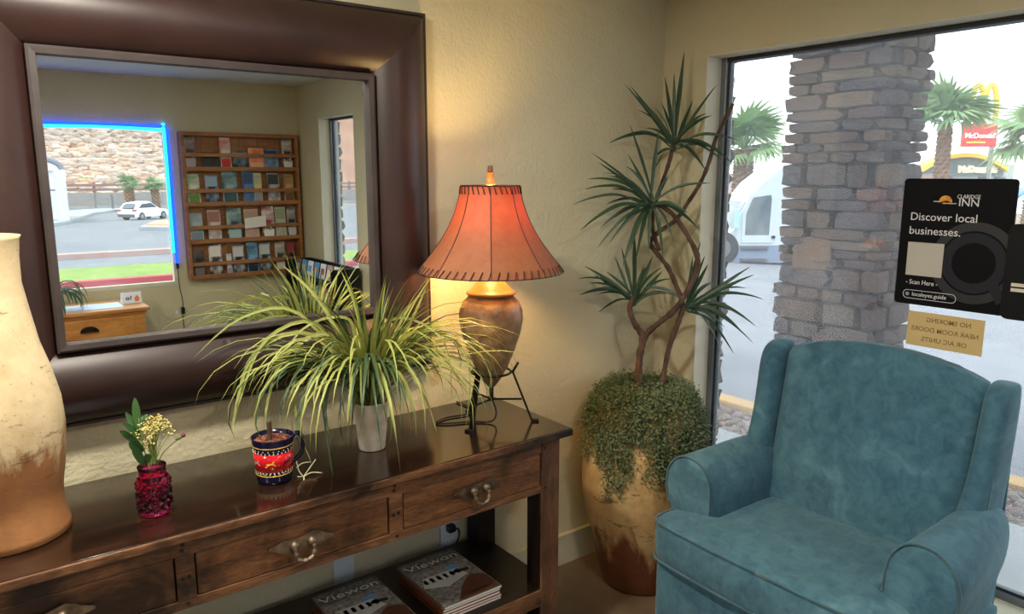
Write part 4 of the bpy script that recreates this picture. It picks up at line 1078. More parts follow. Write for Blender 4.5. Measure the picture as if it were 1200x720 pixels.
lt = MB().tube([(.0885, -.006, .747), (.0925, -.003, .742), (.0945, .003, .722)], .0016, 5).me('lace_stitch', True)
lb = MB().tube([(.2255, -.004, .485), (.222, -.001, .49), (.2085, .006, .508)], .0017, 5).me('lace_stitch', True)
for n_, me_ in ((34, lt), (54, lb)):
    for k in range(n_):
        o = link('lace_stitch', me_, LACE, lp); o.rotation_euler = (0, 0, 2*pi*k/n_)
for r_, z_ in ((.0885, .746), (.2248, .4865)):
    link('rim_cord', MB().tube([(r_*cos(2*pi*k/64), r_*sin(2*pi*k/64), z_) for k in range(65)], .0017, 5).me('rim_cord', True), LACE, lp)
link('finial', MB().lathe([(.0145, .748), (.015, .752), (.0105, .765), (.0095, .776), (.0125, .782), (.012, .785), (.006, .786)], 20).me('finial', True), mat('amber_finial', (206, 150, 74), (176, 112, 50), 30, .3), lp)
link('finial_knob', MB().lathe([(.006, .785), (.009, .79), (.0085, .797), (.007, .8), (.009, .803), (.005, .806)], 16).me('finial_knob', True), mat('dark_finial', (74, 50, 40), (110, 76, 60), 30, .4), lp)
link('spider', MB().tube([(-.088, 0, .742), (0, 0, .748), (.088, 0, .742)], .002, 6).tube([(0, -.088, .742), (0, 0, .748), (0, .088, .742)], .002, 6).me('spider'), PEWTER, lp)
bulb = link('bulb', MB().lathe([(.01, .605), (.014, .615), (.028, .64), (.03, .655), (.026, .672), (.012, .685), (.003, .687)], 20).me('bulb', True), m_emit('bulb_glow', (255, 212, 138), 250), lp)
# tripod
link('ring', MB().tube([(.062*cos(2*pi*k/32), .062*sin(2*pi*k/32), .165) for k in range(33)], .004, 6).me('ring', True), IRON, lp)
feet = [Vector((-.098, -.03, 0)), Vector((.105, -.075, 0)), Vector((.0, .115, 0))]
for f in feet:
    d = f.normalized(); s = Vector((-d.y, d.x, 0))
    def bar(p, q, wd, th): 
        t_ = (q-p).normalized(); nn = s.cross(t_).normalized()
        mb = MB(); mb.rings([[p+s*wd+nn*th, p-s*wd+nn*th, p-s*wd-nn*th, p+s*wd-nn*th], [q+s*wd+nn*th, q-s*wd+nn*th, q-s*wd-nn*th, q+s*wd-nn*th]]); return mb
    mb = bar(d*.068+Vector((0, 0, .165)), f+Vector((0, 0, .004)), .008, .003)
    b2 = bar(d*.085+Vector((0, 0, .195)), d*.066+Vector((0, 0, .162)), .008, .003); mb.add(b2.V, b2.F)
    lg = link('tripod_leg', mb.me('tripod_leg'), IRON, lp)
    b3 = bar(f+Vector((0, 0, .0035)), f+d*.022+Vector((0, 0, .0035)), .009, .003); link('foot', b3.me('foot'), IRON, lg)
    link('brace', MB().tube([(0, 0, .075), d*.097+Vector((0, 0, .075))], .0035, 6).me('brace'), IRON, lp)
link('centre_pin', MB().tube([(0, 0, .115), (0, 0, .07)], .007, 8).me('centre_pin'), IRON, lp)
link('cord', MB().tube(smooth_path([(.005, .0, .07), (.012, -.01, .03), (-.01, -.012, .006), (-.06, .03, .004), (-.13, .06, .004), (-.15, .09, .004), (-.1, .11, .004), (-.02, .10, .004), (.02, .15, .004), (.02, .235, .004)], 6), .003, 6).me('cord', True), BLACK, lp)

# ================================================================== floor jar with dracaena and trailing fern
AX, AY = -.335, -.262
fj = thing('potted_dracaena', 'dracaena with trailing fern in a tall glazed floor jar in the corner', 'potted plant', (AX, AY, 0))
jpf = [(.0, .002), (.148, .002), (.152, .01), (.165, .07), (.188, .18), (.215, .285), (.231, .37), (.234, .43), (.228, .50), (.212, .60), (.187, .68), (.165, .72), (.163, .735), (.150, .738), (.146, .72), (.15, .68), (.0, .66)]
link('jar', MB().lathe(jpf, 56).me('jar', True), JAR, fj)
link('soil', MB().lathe([(.0, .69), (.149, .69), (.149, .70), (.0, .715)], 24).me('soil'), mat('potting_soil', (52, 40, 32), (74, 58, 46), 40, .95, bump=.5), fj)
def jr(z):
    for (r0, z0), (r1, z1) in zip(jpf[2:11], jpf[3:12]):
        if z0 <= z <= z1: return r0+(r1-r0)*(z-z0)/(z1-z0)
    return .17
DA = Vector((AX, AY, .8))
def D(px, py, dd=0): return at_depth(px, py, DA, dd)
def clampw(p):
    p.x = min(p.x, -.012); p.y = min(p.y, -.012); return p
def trunk(pts, r0, r1, name='trunk'):
    pts = [clampw(D(*p)) for p in pts]; sp = smooth_path(pts, 6); n = len(sp); rt = random.Random(len(pts))
    rad = [.86*(r0+(r1-r0)*i/(n-1))*(1+.14*rt.uniform(-1, 1)) for i in range(n)]
    return wpart(name, MB().tube(sp, rad, 10).me(name, True), BARK, fj)
trunk([(747, 468, 0), (748, 440, 0), (750, 415, 0), (753, 395, .01), (743, 378, .01), (738, 362, .02), (742, 348, .02)], .019, .011)
trunk([(751, 410, .01), (758, 392, .0), (773, 378, -.02), (790, 364, -.02), (805, 342, -.01), (816, 318, 0), (817, 300, 0), (808, 280, .01), (793, 257, .01), (782, 246, .0), (766, 238, -.02)], .014, .010)
trunk([(775, 465, .03), (778, 438, .03), (785, 405, .02), (797, 372, .0), (800, 357, .0), (792, 334, .03), (783, 314, .05), (770, 297, .06), (762, 284, .06), (772, 272, .05), (792, 258, .05), (806, 238, .04), (821, 214, .03), (831, 190, .03), (839, 164, .02), (853, 145, .0), (872, 123, -.02)], .0125, .008)
trunk([(773, 294, .06), (765, 270, .06), (766, 245, .06), (772, 226, .05), (779, 206, .04), (786, 184, .03), (789, 168, .03)], .010, .009)
rd = random.Random(23)
def dleaf(bx, by, tx, ty, dd, wd, sag=.0, base_dd=0):
    a = clampw(D(bx, by, base_dd)); b = clampw(D(tx, ty, dd)); L_ = (b-a).length
    m1 = a.lerp(b, .5)+Vector((0, 0, L_*sag))
    path = [clampw(p) for p in smooth_path([a, a.lerp(m1, .55)+Vector((0, 0, L_*sag*.25)), m1, m1.lerp(b, .55)+Vector((0, 0, L_*sag*.15)), b], 4)]
    nrm = (-FWD+Vector((rd.uniform(-.6, .6), rd.uniform(-.6, .6), rd.uniform(0, .9)))).normalized()
    wpart('leaf', leaf_me(path, wd, .16, nrm, lambda u: (.45+.9*u if u < .5 else 1.0)*(1-max(0, (u-.35)/.65)**1.6)*.98+.02), DRAC, fj)
CL = [((789, 170), .03, [(729, 99), (738, 100), (779, 90), (802, 60), (840, 99), (874, 165), (860, 193), (713, 168), (756, 150), (775, 120), (812, 118), (848, 178), (765, 186), (827, 200), (782, 110), (846, 188), (735, 158), (800, 96), (745, 112), (790, 85)]),
      ((764, 238), -.02, [(671, 240), (679, 271), (700, 291), (729, 315), (777, 299), (738, 146), (693, 179), (688, 210), (703, 268), (745, 305), (722, 200), (735, 180), (760, 300), (714, 285), (772, 150), (685, 222), (700, 190), (750, 270), (710, 240), (738, 295), (790, 285), (716, 222), (806, 250), (818, 268), (784, 205)]),
      ((743, 352), .02, [(679, 346), (677, 327), (685, 312), (710, 318), (743, 271), (788, 327), (745, 290), (700, 345), (690, 332), (720, 300), (765, 300), (782, 345), (728, 290), (696, 322), (755, 310), (776, 318)]),
      ((806, 360), .0, [(904, 379), (885, 402), (860, 415), (843, 404), (821, 282), (899, 310), (870, 318), (903, 350), (888, 368), (830, 310), (850, 330), (872, 392), (812, 300), (895, 335), (838, 378), (826, 300), (884, 322)])]
for (b, bd_, tips) in CL:
    for (tx, ty) in tips:
        dy = abs(ty-b[1])/(abs(tx-b[0])+abs(ty-b[1])+1)
        dleaf(b[0]+rd.uniform(-3, 3), b[1]+rd.uniform(-4, 8), tx, ty, bd_+rd.uniform(-.09, .06), rd.uniform(.013, .021), .16 if ty > b[1]-30 else .03, bd_)
    for k in range(5):
        a_ = rd.uniform(0, 6.28); l_ = rd.uniform(45, 75)
        dleaf(b[0], b[1], b[0]+l_*cos(a_), b[1]+l_*.6*sin(a_)-10, bd_+rd.choice((-1, 1))*rd.uniform(.08, .16), rd.uniform(.012, .018), .12, bd_)
# trailing fern: thousands of tiny leaflets on hanging strands
rt = random.Random(77); caf = atan2(CAM.y-AY, CAM.x-AX); mb = MB(); ms = MB()
def leaflets(p, n, spread, s0=.0044):
    for k in range(n):
        q = p+Vector((rt.gauss(0, spread), rt.gauss(0, spread), rt.gauss(0, spread)))
        q.x = min(q.x, -AX-.01); q.y = min(q.y, -AY-.01)
        a = Vector((rt.gauss(0, 1), rt.gauss(0, 1), rt.gauss(0, 1))).normalized(); b = a.orthogonal().normalized(); s = rt.uniform(.7, 1.5)*s0
        mb.add([q-a*s, q+b*s*.7, q+a*s, q-b*s*.7], [(0, 1, 2, 3)])
strands = []
for k in range(190):
    da = rt.uniform(-pi, pi)
    if -2.2 < da < -1.2: ln = rt.uniform(.02, .1)
    elif -1.2 <= da < -.62: ln = rt.uniform(.05, .18)
    elif -.62 <= da < -.22: ln = rt.uniform(.14, .30)
    elif -.22 <= da < .06: ln = rt.uniform(.02, .1)
    elif .06 <= da < 1.35: ln = rt.uniform(.14, .27)
    else: ln = rt.uniform(.03, .14)
    strands.append((caf+da, ln))
for (a, ln) in strands:
    pts = []; r_in = rt.uniform(.04, .12); aa = a
    pts.append(Vector((r_in*cos(a), r_in*sin(a), .71)))
    pts.append(Vector((.13*cos(a), .13*sin(a), .765+rt.uniform(-.01, .03))))
    pts.append(Vector((.185*cos(a), .185*sin(a), .745)))
    z = .70; n_ = max(2, int(ln/.035))
    for i in range(n_):
        z = .71-ln*(i+1)/n_; aa += rt.uniform(-.06, .06); r_ = jr(z)+.012+rt.uniform(0, .014)
        pts.append(Vector((r_*cos(aa), r_*sin(aa), z)))
    pts = [Vector((min(p.x, -AX-.012), min(p.y, -AY-.012), p.z)) for p in pts]
    sp = smooth_path(pts, 4); ms.tube(sp, .0009, 3)
    for i, p in enumerate(sp): leaflets(p, 8, .011)
for k in range(1500):      # dense crown over the rim
    a = rt.uniform(0, 6.28); r_ = .19*sqrt(rt.random()); leaflets(Vector((r_*cos(a), r_*sin(a), .735+.045*(1-(r_/.2)**2)+rt.gauss(0, .012))), 2, .012)
wpart_fern = link('trailing_fern', mb.me('trailing_fern'), FERN, fj); wpart_fern['kind'] = 'stuff'
st_ = link('fern_strands', ms.me('fern_strands'), STEM, fj); st_['kind'] = 'stuff'

# ================================================================== armchair
YC = -1.012
ch = thing('armchair', 'teal suede wing armchair in front of the picture window', 'armchair', (-.36, YC, 0))
def cw(name, mb, m_=VELVET, lv=2):
    o = wpart(name, mb.me(name), m_, ch); subsurf(o, lv); return o
mb = MB(); mb.rbox((-.648, YC-.395, .10), (-.055, YC+.395, .338), .018)
bo = wpart('base', mb.me('base', True), VELVET, ch)
edge_split_smooth(bo, 60)
wpart('base_piping', MB().tube([(-.60, YC+.397, .335), (-.645, YC+.39, .335), (-.651, YC+.36, .335), (-.651, YC-.36, .335), (-.645, YC-.39, .335), (-.60, YC-.397, .335)], .005, 6).me('base_piping', True), PIPING, ch)
for sx, sy in ((-.60, .34), (-.60, -.34), (-.11, .34), (-.11, -.34)):
    wpart('leg', MB().tube([(sx, YC+sy, .0), (sx, YC+sy, .105)], [.018, .027], 10).me('leg'), W_DARK, ch)
# T-shaped seat cushion
half = [(-.685, .0), (-.684, .15), (-.678, .30), (-.668, .375), (-.645, .405), (-.60, .413), (-.56, .412), (-.545, .395), (-.54, .31), (-.535, .287), (-.50, .283), (-.35, .283), (-.22, .28), (-.18, .262), (-.175, .12)]
outl = [(x, y) for x, y in half] + [(-.175, .0)] + [(x, -y) for x, y in reversed(half[1:])]
def ring_at(z, ins, zdome=0):
    R = []
    n = len(outl)
    for i, (x, y) in enumerate(outl):
        a = Vector(outl[(i-1) % n]); b = Vector(outl[(i+1) % n]); t_ = (b-a).normalized(); nn = Vector((t_.y, -t_.x))
        # outline runs front -> +y -> back : inward normal
        q = Vector((x, y)) + nn*ins*1.0
        R.append(Vector((q.x, YC+q.y, z)))
    return R
def sgn():
    a = Vector(outl[0]); b = Vector(outl[2]); t_ = (b-a).normalized(); nn = Vector((t_.y, -t_.x)); return 1 if nn.x > 0 else -1
sg_ = sgn()
R = [ring_at(.338, sg_*.025), ring_at(.342, sg_*.010), ring_at(.355, sg_*.002), ring_at(.40, -sg_*.004), ring_at(.455, sg_*.000), ring_at(.474, sg_*.005), ring_at(.482, sg_*.016)]
mb = MB(); mb.rings(R, True, False)
# domed top: strip grid from -y side to +y side
top = R[-1]; N = len(outl)
h_ = N//2
ctr = Vector((-.42, YC, .497)); inner = [ctr.lerp(v, .55)+Vector((0, 0, .0)) for v in top]
for v in inner: v.z = .494
base_i = len(mb.V)-N
mb.add(inner, []); i0 = len(mb.V)-N
for j in range(N): mb.F.append((base_i+j, base_i+(j+1) % N, i0+(j+1) % N, i0+j))
mb.V.append(ctr); ci = len(mb.V)-1
for j in range(N): mb.F.append((i0+j, i0+(j+1) % N, ci))
cu = cw('seat_cushion', mb)
for zz in (.474, .347):
    rr_ = ring_at(zz, sg_*.003); rr_ = [rr_[i] for i in range(N)]+[rr_[0]]
    wpart('piping', MB().tube(smooth_path(rr_, 2), .0042, 6).me('piping', True), PIPING, cu)
# arms
for s_ in (1, -1):
    sec = [(-.080, .14), (-.085, .36), (-.095, .50), (-.088, .595), (-.05, .652), (.0, .667), (.05, .655), (.090, .61), (.100, .54), (.080, .47), (.045, .43), (.032, .33), (.03, .14)]
    R = []
    for x, k, so_, dz in ((-.055, .6, .45, .012), (-.07, .8, .5, .012), (-.18, 1, .62, .010), (-.32, 1, .85, .004), (-.46, 1, 1.0, 0), (-.515, 1, 1.0, 0), (-.532, .97, 1.0, 0), (-.538, .88, .9, -.004)):
        ring = []
        for v, z in sec:
            vv = v*(so_ if v > 0 else 1)*k; z2 = .50+(z-.50)*(k if z > .5 else 1)+dz*(1 if z > .5 else 0)
            ring.append(Vector((x, YC+s_*(.367+vv), z2)))
        R.append(ring)
    ar = cw('arm', MB().rings(R))
    # welt round the front face of the arm
    wl = [Vector((-.532, YC+s_*(.367+v*.93), .5+(z-.5)*.965)) for v, z in sec[2:10]]
    wpart('welt', MB().tube(smooth_path(wl, 3), .0035, 6).me('welt', True), PIPING, ar)
# wings
def wing(s_):
    R = []
    for z, xf, o_, i_ in ((.40, -.27, .375, .30), (.60, -.275, .378, .305), (.67, -.235, .38, .31), (.74, -.205, .383, .312), (.85, -.185, .386, .314), (.94, -.172, .388, .316), (.978, -.155, .386, .315), (.996, -.125, .380, .318), (1.0, -.09, .372, .325)):
        xb = -.028 if z < 1.0 else -.05
        R.append([Vector((x, YC+s_*y, z)) for x, y in ((xb, i_), ((xb+xf)/2, i_), (xf+.03, i_), (xf+.004, i_+.018), (xf, (i_+o_)/2), (xf+.004, o_-.012), (xf+.03, o_), ((xb+xf)/2, o_), (xb, o_))])
    return MB().rings(R)
for s_ in (1, -1):
    wg = cw('wing', wing(s_))
    pp = [(-.215, .62), (-.19, .74), (-.172, .85), (-.160, .94), (-.150, .972)]
    wpart('piping', MB().tube(smooth_path([(x+.012, YC+s_*.377, z-.006) for x, z in pp], 4), .004, 6).me('piping', True), PIPING, wg)
# back
R = []; nu = 11
for j in range(13):
    v = j/12; front = []; rear = []
    for i in range(nu):
        u = i/(nu-1)*2-1; zt = 1.012+.045*(1-abs(u)**2.2)
        z = .36+(zt-.36)*v
        bul = .022*(1-u*u)*sin(pi*min(1, v*.95+.05))
        xf = -.215+(.118)*max(0, (z-.45)/.6) - bul
        if v > .93: xf += .018*(v-.93)/.07
        front.append(Vector((xf, YC+u*.318, z)))
        rear.append(Vector((-.030, YC+u*.318, z-(.004 if v > .95 else 0))))
    R.append(front+rear[::-1])
bk = cw('back', MB().rings(R), lv=1)
wpart('outer_back', MB().rbox((-.034, YC-.37, .12), (-.024, YC+.37, .955), .004).me('outer_back'), VELVET, ch)

# ================================================================== signs on the picture window
SXP = .098
FY = lambda y, z, e=0: Vector((SXP-e, y, z))
def rrect(y0, y1, z0, z1, r, n=5):
    out = []
    for cy_, cz_, a0 in ((y1-r, z1-r, 0), (y0+r, z1-r, 90), (y0+r, z0+r, 180), (y1-r, z0+r, 270)):
        for i in range(n+1):
            a = radians(a0+90*i/n); out.append((cy_+r*cos(a), cz_+r*sin(a)))
    return out
INF = (Vector((0, -1, 0)), Vector((0, 0, 1)), Vector((-1, 0, 0)))       # readable from the lobby
OUTF = (Vector((0, 1, 0)), Vector((0, 0, 1)), Vector((1, 0, 0)))        # readable from outside
c0 = P(1060, 210, 0, SXP); c1 = P(1193, 209, 0, SXP); c2 = P(1048, 355, 0, SXP); c3 = P(1178, 370, 0, SXP)
SY0, SY1 = (c1.y+c3.y)/2, (c0.y+c2.y)/2; SZ1, SZ0 = (c0.z+c1.z)/2, (c2.z+c3.z)/2
SW = SY1-SY0
sgn_o = thing('window_sign', 'black acrylic guest sign fixed to the picture window', 'sign', (SXP, (SY0+SY1)/2, SZ0))
pan = wpart('panel', MB().prism(rrect(SY0, SY1, SZ0, SZ1, .012), SXP, SXP+.006, 0).me('panel'), flat('sign_black', (6, 7, 12), .6, spec=.15), sgn_o)
SWHT = flat('sign_lettering', (226, 226, 230), .5); SGRY = flat('sign_charcoal', (36, 37, 45), .6, spec=.2); SQ = flat('sign_pale_square', (186, 182, 172), .6)
def sy(f): return SY1-SW*f
def szf(f): return SZ1-(SZ1-SZ0)*f
def stext(s, fx, fy, size, wfrac, m_=SWHT, par=pan, name='lettering', bold=0.0):
    me = text_me(s, size, .0004, 'LEFT', bold); xs = [v.co.x for v in me.vertices]; wd = max(xs)-min(xs)
    me.transform(Matrix.Diagonal((wfrac*SW/wd, 1, 1, 1)))
    me.transform(frame(*INF, (SXP-.0006, sy(fx), szf(fy)))); return wpart(name, me, m_, par)
stext('Discover local', .085, .325, .035, .60); stext('businesses.', .085, .435, .035, .47)
stext('- Scan Here -', .10, .835, .021, .30); stext('localeyes.guide', .17, .930, .018, .32)
stext('CLARIDGE', .50, .148, .017, .20); stext('INN', .515, .205, .033, .17)
# sun-over-hill emblem
ex, ez = sy(.40), szf(.175)
half_s = [(ex+.019*cos(radians(a)), ez+.019*sin(radians(a))) for a in range(-10, 191, 10)]
hill = [(ex+.006*cos(radians(a))+.0, ez-.004) for a in ()]
wpart('sun_emblem', MB().prism(half_s[:] + [(ex-.016, ez-.002), (ex-.004, ez+.004), (ex+.006, ez-.008)][::-1], SXP-.001, SXP, 0).me('sun_emblem'), mat('emblem_orange', (236, 190, 60), (214, 120, 40), 60, .5), pan)
for (a, b) in (((ex+.035, ez-.001), (ex+.016, ez+.002)), ((ex+.008, ez-.006), (ex-.032, ez-.014))):
    wpart('emblem_line', MB().box((SXP-.0009, a[0], a[1]), (SXP, b[0], a[1]+.002)).me('emblem_line'), SWHT, pan)
# pale square where the code was printed (left blank), pill outline, globe dot, big grey ring
wpart('blank_square', MB().box((SXP-.0008, sy(.09), szf(.50)), (SXP, sy(.43), szf(.765))).me('blank_square'), SQ, pan)
pill = rrect(sy(.58), sy(.085), szf(.952), szf(.885), .0125); pill.append(pill[0])
wpart('pill_outline', MB().tube([(SXP-.0004, y, z) for y, z in pill], .0009, 5).me('pill_outline'), SWHT, pan)
wpart('globe_dot', MB().tube([(SXP-.0008, sy(.125), szf(.918)), (SXP, sy(.125), szf(.918))], .006, 14).me('globe_dot'), flat('grey_print', (150, 152, 156), .5), pan)
qc = (sy(.70), szf(.63))
def ring_poly(name, r0, r1, m_, e):
    n = 48; V = []; F = []
    for k in range(n):
        a = 2*pi*k/n
        for r in (r0, r1): V.append((SXP-e, max(SY0+.002, min(SY1-.002, qc[0]+r*cos(a))), max(SZ0+.002, qc[1]+r*sin(a))))
    for k in range(n): k2 = (k+1) % n; F.append((k*2, k*2+1, k2*2+1, k2*2))
    wpart(name, mesh(name, V, F), m_, pan)
ring_poly('grey_ring', .062, .092, SGRY, .0004); ring_poly('grey_ring', .098, .125, flat('sign_charcoal_dim', (30, 31, 38), .5), .0003)
wpart('grey_ring_tail', MB().prism([(qc[0]-.05, qc[1]-.075), (qc[0]-.072, qc[1]-.055), (qc[0]-.098, qc[1]-.095), (qc[0]-.075, qc[1]-.12)], SXP-.0005, SXP, 0).me('grey_ring_tail'), SGRY, pan)
# second black sign cut by the frame edge
d0 = P(1181, 262, 0, SXP-.01); d1 = P(1183, 372, 0, SXP-.01)
s2 = thing('card_holder', 'black plastic holder beside the guest sign at the right edge', 'sign holder', (SXP-.01, d0.y-.1, d1.z))
p2 = wpart('panel', MB().prism(rrect(d0.y-.22, d0.y-.006, d1.z-.006, d0.z, .02), SXP-.012, SXP-.003, 0).me('panel'), flat('holder_black', (12, 14, 18), .5, spec=.2), s2)
for zz, w_ in ((.108, .05), (.093, .06)):
    wpart('label_strip', MB().box((SXP-.0128, d0.y-.028, d1.z+zz-.016), (SXP-.012, d0.y-.2, d1.z+zz-.006)).me('label_strip'), flat('label_cream', (214, 206, 190), .6), p2)
wpart('bracket', MB().rbox((SXP-.003, d0.y-.14, d0.z-.12), (SXP+.006, d0.y-.08, d0.z-.06), .002).me('bracket'), BLACK, p2)
def m_paper():
    t = NT('yellowed_paper'); d = t.bsdf(lin((216, 194, 140)), .8); tr = t.n('ShaderNodeBsdfTranslucent'); tr.inputs[0].default_value = lin((224, 200, 150))
    mx = t.n('ShaderNodeMixShader'); mx.inputs[0].default_value = .35; t.l(d.outputs[0], mx.inputs[1]); t.l(tr.outputs[0], mx.inputs[2]); return t.done(mx)
# yellow notice facing outside (letters show through reversed)
ax_ = .1035
n0 = P(1065, 364, 0, ax_); n1 = P(1155, 375, 0, ax_); n2 = P(1062, 403, 0, ax_)
NYa, NYb, NZa, NZb = n0.y, n1.y, n0.z+.001, n2.z
nt = thing('no_smoking_notice', 'yellowed paper notice with reversed lettering below the black sign', 'notice', (ax_, (NYa+NYb)/2, NZb))
npn = wpart('paper', MB().box((ax_, NYb, NZb), (ax_+.001, NYa, NZa)).me('paper'), m_paper(), nt)
for k, s in enumerate(('NO SMOKING', 'NEAR ROOM DOORS', 'OR A/C UNITS.')):
    me = text_me(s, .021, .0003, 'CENTER', .0003); me.transform(frame(*OUTF, (ax_-.0004, (NYa+NYb)/2-(.01, 0, -.0)[k], NZa-.030-k*.032))); wpart('lettering', me, flat('faded_ink', (146, 112, 70), .7), npn)

# ================================================================== the far side of the room, seen in the mirror
# neon tube round the front window
NEON1 = m_emit('cyan_neon', (40, 190, 255), 2.2); NEON2 = m_emit('blue_neon', (20, 60, 255), 3.2)
ne = thing('neon_border', 'blue neon tube running around the front window in the mirror', 'neon light', (FX2-.02, Y0+.03, FZ1))
yN = Y0+.022
zt_ = FZ2-.012
wav = [Vector((FX1+.04+(FX2-.09-FX1)*i/24, yN, zt_-.022-.007*sin(i*.55))) for i in range(25)]
wpart('cyan_tube', MB().tube(smooth_path(wav+[Vector((FX2-.035, yN, zt_-.02)), Vector((FX2-.026, yN, zt_-.05)), Vector((FX2-.026, yN, FZ1+.25))], 3), .012, 8).me('cyan_tube', True), NEON1, ne)
wpart('blue_tube', MB().tube([(FX1+.03, yN, zt_), (FX2-.012, yN, zt_), (FX2-.006, yN, zt_-.02), (FX2-.006, yN, FZ1+.17)], .012, 8).me('blue_tube', True), NEON2, ne)
wpart('end_cap', MB().rbox((FX2-.016, yN-.01, FZ1+.13), (FX2+.004, yN+.01, FZ1+.17), .003).me('end_cap'), BLACK, ne)
nc = wpart('cord', MB().tube(smooth_path([(FX2-.004, yN, FZ1+.13), (FX2-.004, yN, FZ1), (FX2+.012, Y0+.02, .6), (FX2+.004, Y0+.02, .5), (FX2+.008, Y0+.02, .3), (FX2, Y0+.02, .13)], 5), .003, 6).me('cord', True), BLACK, ne)
wpart('switch', MB().rbox((FX2-.004, Y0+.008, .50), (FX2+.022, Y0+.034, .555), .005).me('switch'), BLACK, nc)
fo = thing('wall_socket_front', 'beige outlet cover beside the neon cord', 'outlet', (FX2-.03, Y0, .5))
fo.name = 'wall_socket'
wpart('cover_plate', MB().rbox((FX2-.062, Y0, .47), (FX2-.005, Y0+.006, .56), .002).me('cover_plate'), BASE, fo)
wpart('socket', MB().rbox((FX2-.046, Y0+.005, .505), (FX2-.022, Y0+.009, .53), .002).me('socket'), WHITEP, fo)

# brochure rack
RX0, RX1, RZ0, RZ1 = -.935, -.03, .775, 1.885
DEP = .09
rk = thing('brochure_rack', 'wooden wall rack with four rows of brochures seen in the mirror', 'brochure rack', ((RX0+RX1)/2, Y0, RZ0))
yb_ = Y0+.002
for a, b, n_ in (((RX0, yb_, RZ0), (RX0+.025, Y0+DEP, RZ1), 'side_panel'), ((RX1-.025, yb_, RZ0), (RX1, Y0+DEP, RZ1), 'side_panel'), ((RX0+.025, yb_, RZ1-.03), (RX1-.025, Y0+DEP, RZ1), 'top_rail')):
    wpart(n_, MB().rbox(a, b, .002).me(n_), W_RACK, rk)
nb_ = 6
for k in range(nb_):
    x0 = RX0+.025+(RX1-RX0-.05)*k/nb_; x1 = RX0+.025+(RX1-RX0-.05)*(k+1)/nb_
    wpart('back_board', MB().box((x0+.001, yb_, RZ0+.01), (x1-.001, Y0+.012, RZ1-.03)).me('back_board'), W_RACK, rk)
ROWS = [(1.715, 1.61), (1.445, 1.345), (1.165, 1.06), (.885, .785)]
for (za, zb_) in ROWS:
    wpart('slat', MB().rbox((RX0+.025, Y0+DEP-.014, za-.014), (RX1-.025, Y0+DEP-.002, za+.014), .002).me('slat'), W_RACK, rk)
    wpart('slat', MB().rbox((RX0+.025, Y0+DEP-.014, zb_-.016), (RX1-.025, Y0+DEP-.002, zb_+.016), .002).me('slat'), W_RACK, rk)
    wpart('ledge', MB().box((RX0+.025, Y0+.012, zb_-.016), (RX1-.025, Y0+DEP-.014, zb_-.006)).me('ledge'), W_RACK, rk)
ROWN = ['top', 'second', 'third', 'bottom']; ORDN = ['first', 'second', 'third', 'fourth', 'fifth', 'sixth', 'seventh', 'eighth']
BRO = [  # per row: (x fraction centre, width, height, main colour, second colour, colour words)
 [(.05, .10, .26, (72, 58, 60), (170, 160, 160), 'dark patterned'), (.22, .17, .13, (60, 60, 58), (30, 30, 30), 'charcoal'), (.36, .10, .27, (222, 216, 208), (200, 50, 44), 'white and red'), (.49, .15, .14, (46, 50, 56), (130, 150, 160), 'dark blue'), (.64, .15, .17, (222, 116, 72), (240, 170, 130), 'orange'), (.78, .14, .16, (120, 160, 190), (50, 70, 100), 'sky blue'), (.94, .10, .27, (90, 40, 46), (230, 226, 220), 'maroon and white')],
 [(.06, .11, .23, (220, 220, 210), (96, 140, 60), 'white and green'), (.22, .12, .22, (40, 52, 76), (150, 170, 190), 'navy'), (.38, .14, .25, (150, 180, 184), (60, 90, 96), 'pale teal'), (.55, .11, .25, (90, 130, 180), (60, 80, 110), 'blue'), (.64, .08, .24, (216, 206, 120), (150, 150, 160), 'yellow spotted'), (.79, .12, .24, (196, 192, 188), (60, 70, 66), 'grey portrait'), (.94, .10, .23, (206, 174, 110), (120, 90, 60), 'ochre')],
 [(.06, .12, .22, (176, 190, 190), (120, 140, 150), 'pale seaside'), (.22, .12, .24, (206, 196, 190), (160, 110, 96), 'pale pink landscape'), (.40, .14, .25, (50, 76, 80), (160, 190, 190), 'dark green waterfall'), (.56, .14, .24, (196, 164, 146), (180, 148, 130), 'dusty pink'), (.72, .12, .26, (150, 40, 44), (236, 234, 228), 'red and white'), (.84, .11, .25, (190, 190, 170), (150, 160, 130), 'sage'), (.95, .09, .25, (40, 44, 46), (200, 200, 200), 'black and white')],
 [(.06, .10, .21, (28, 26, 26), (110, 100, 96), 'black'), (.21, .12, .25, (60, 56, 58), (226, 220, 214), 'white headed black'), (.33, .05, .17, (206, 206, 206), (150, 150, 160), 'narrow grey'), (.42, .11, .23, (34, 42, 50), (200, 200, 200), 'dark slate'), (.55, .11, .25, (120, 176, 210), (30, 40, 60), 'bright blue'), (.67, .11, .24, (32, 40, 46), (190, 196, 200), 'dark charcoal with pale figure'), (.82, .10, .24, (60, 60, 50), (224, 216, 206), 'olive and white'), (.93, .08, .24, (24, 24, 26), (150, 60, 60), 'glossy black')]]
def m_cover(i, c, c2):
    t = NT('brochure_cover_%d' % i); co = t.coord((1, 1, 1))
    n = t.noise(co, 11, 3, .5, .3); return t.done(t.bsdf(t.ramp(n, [(.42, lin(c)), (.64, lin(c2))]), .35))
ci_ = 0
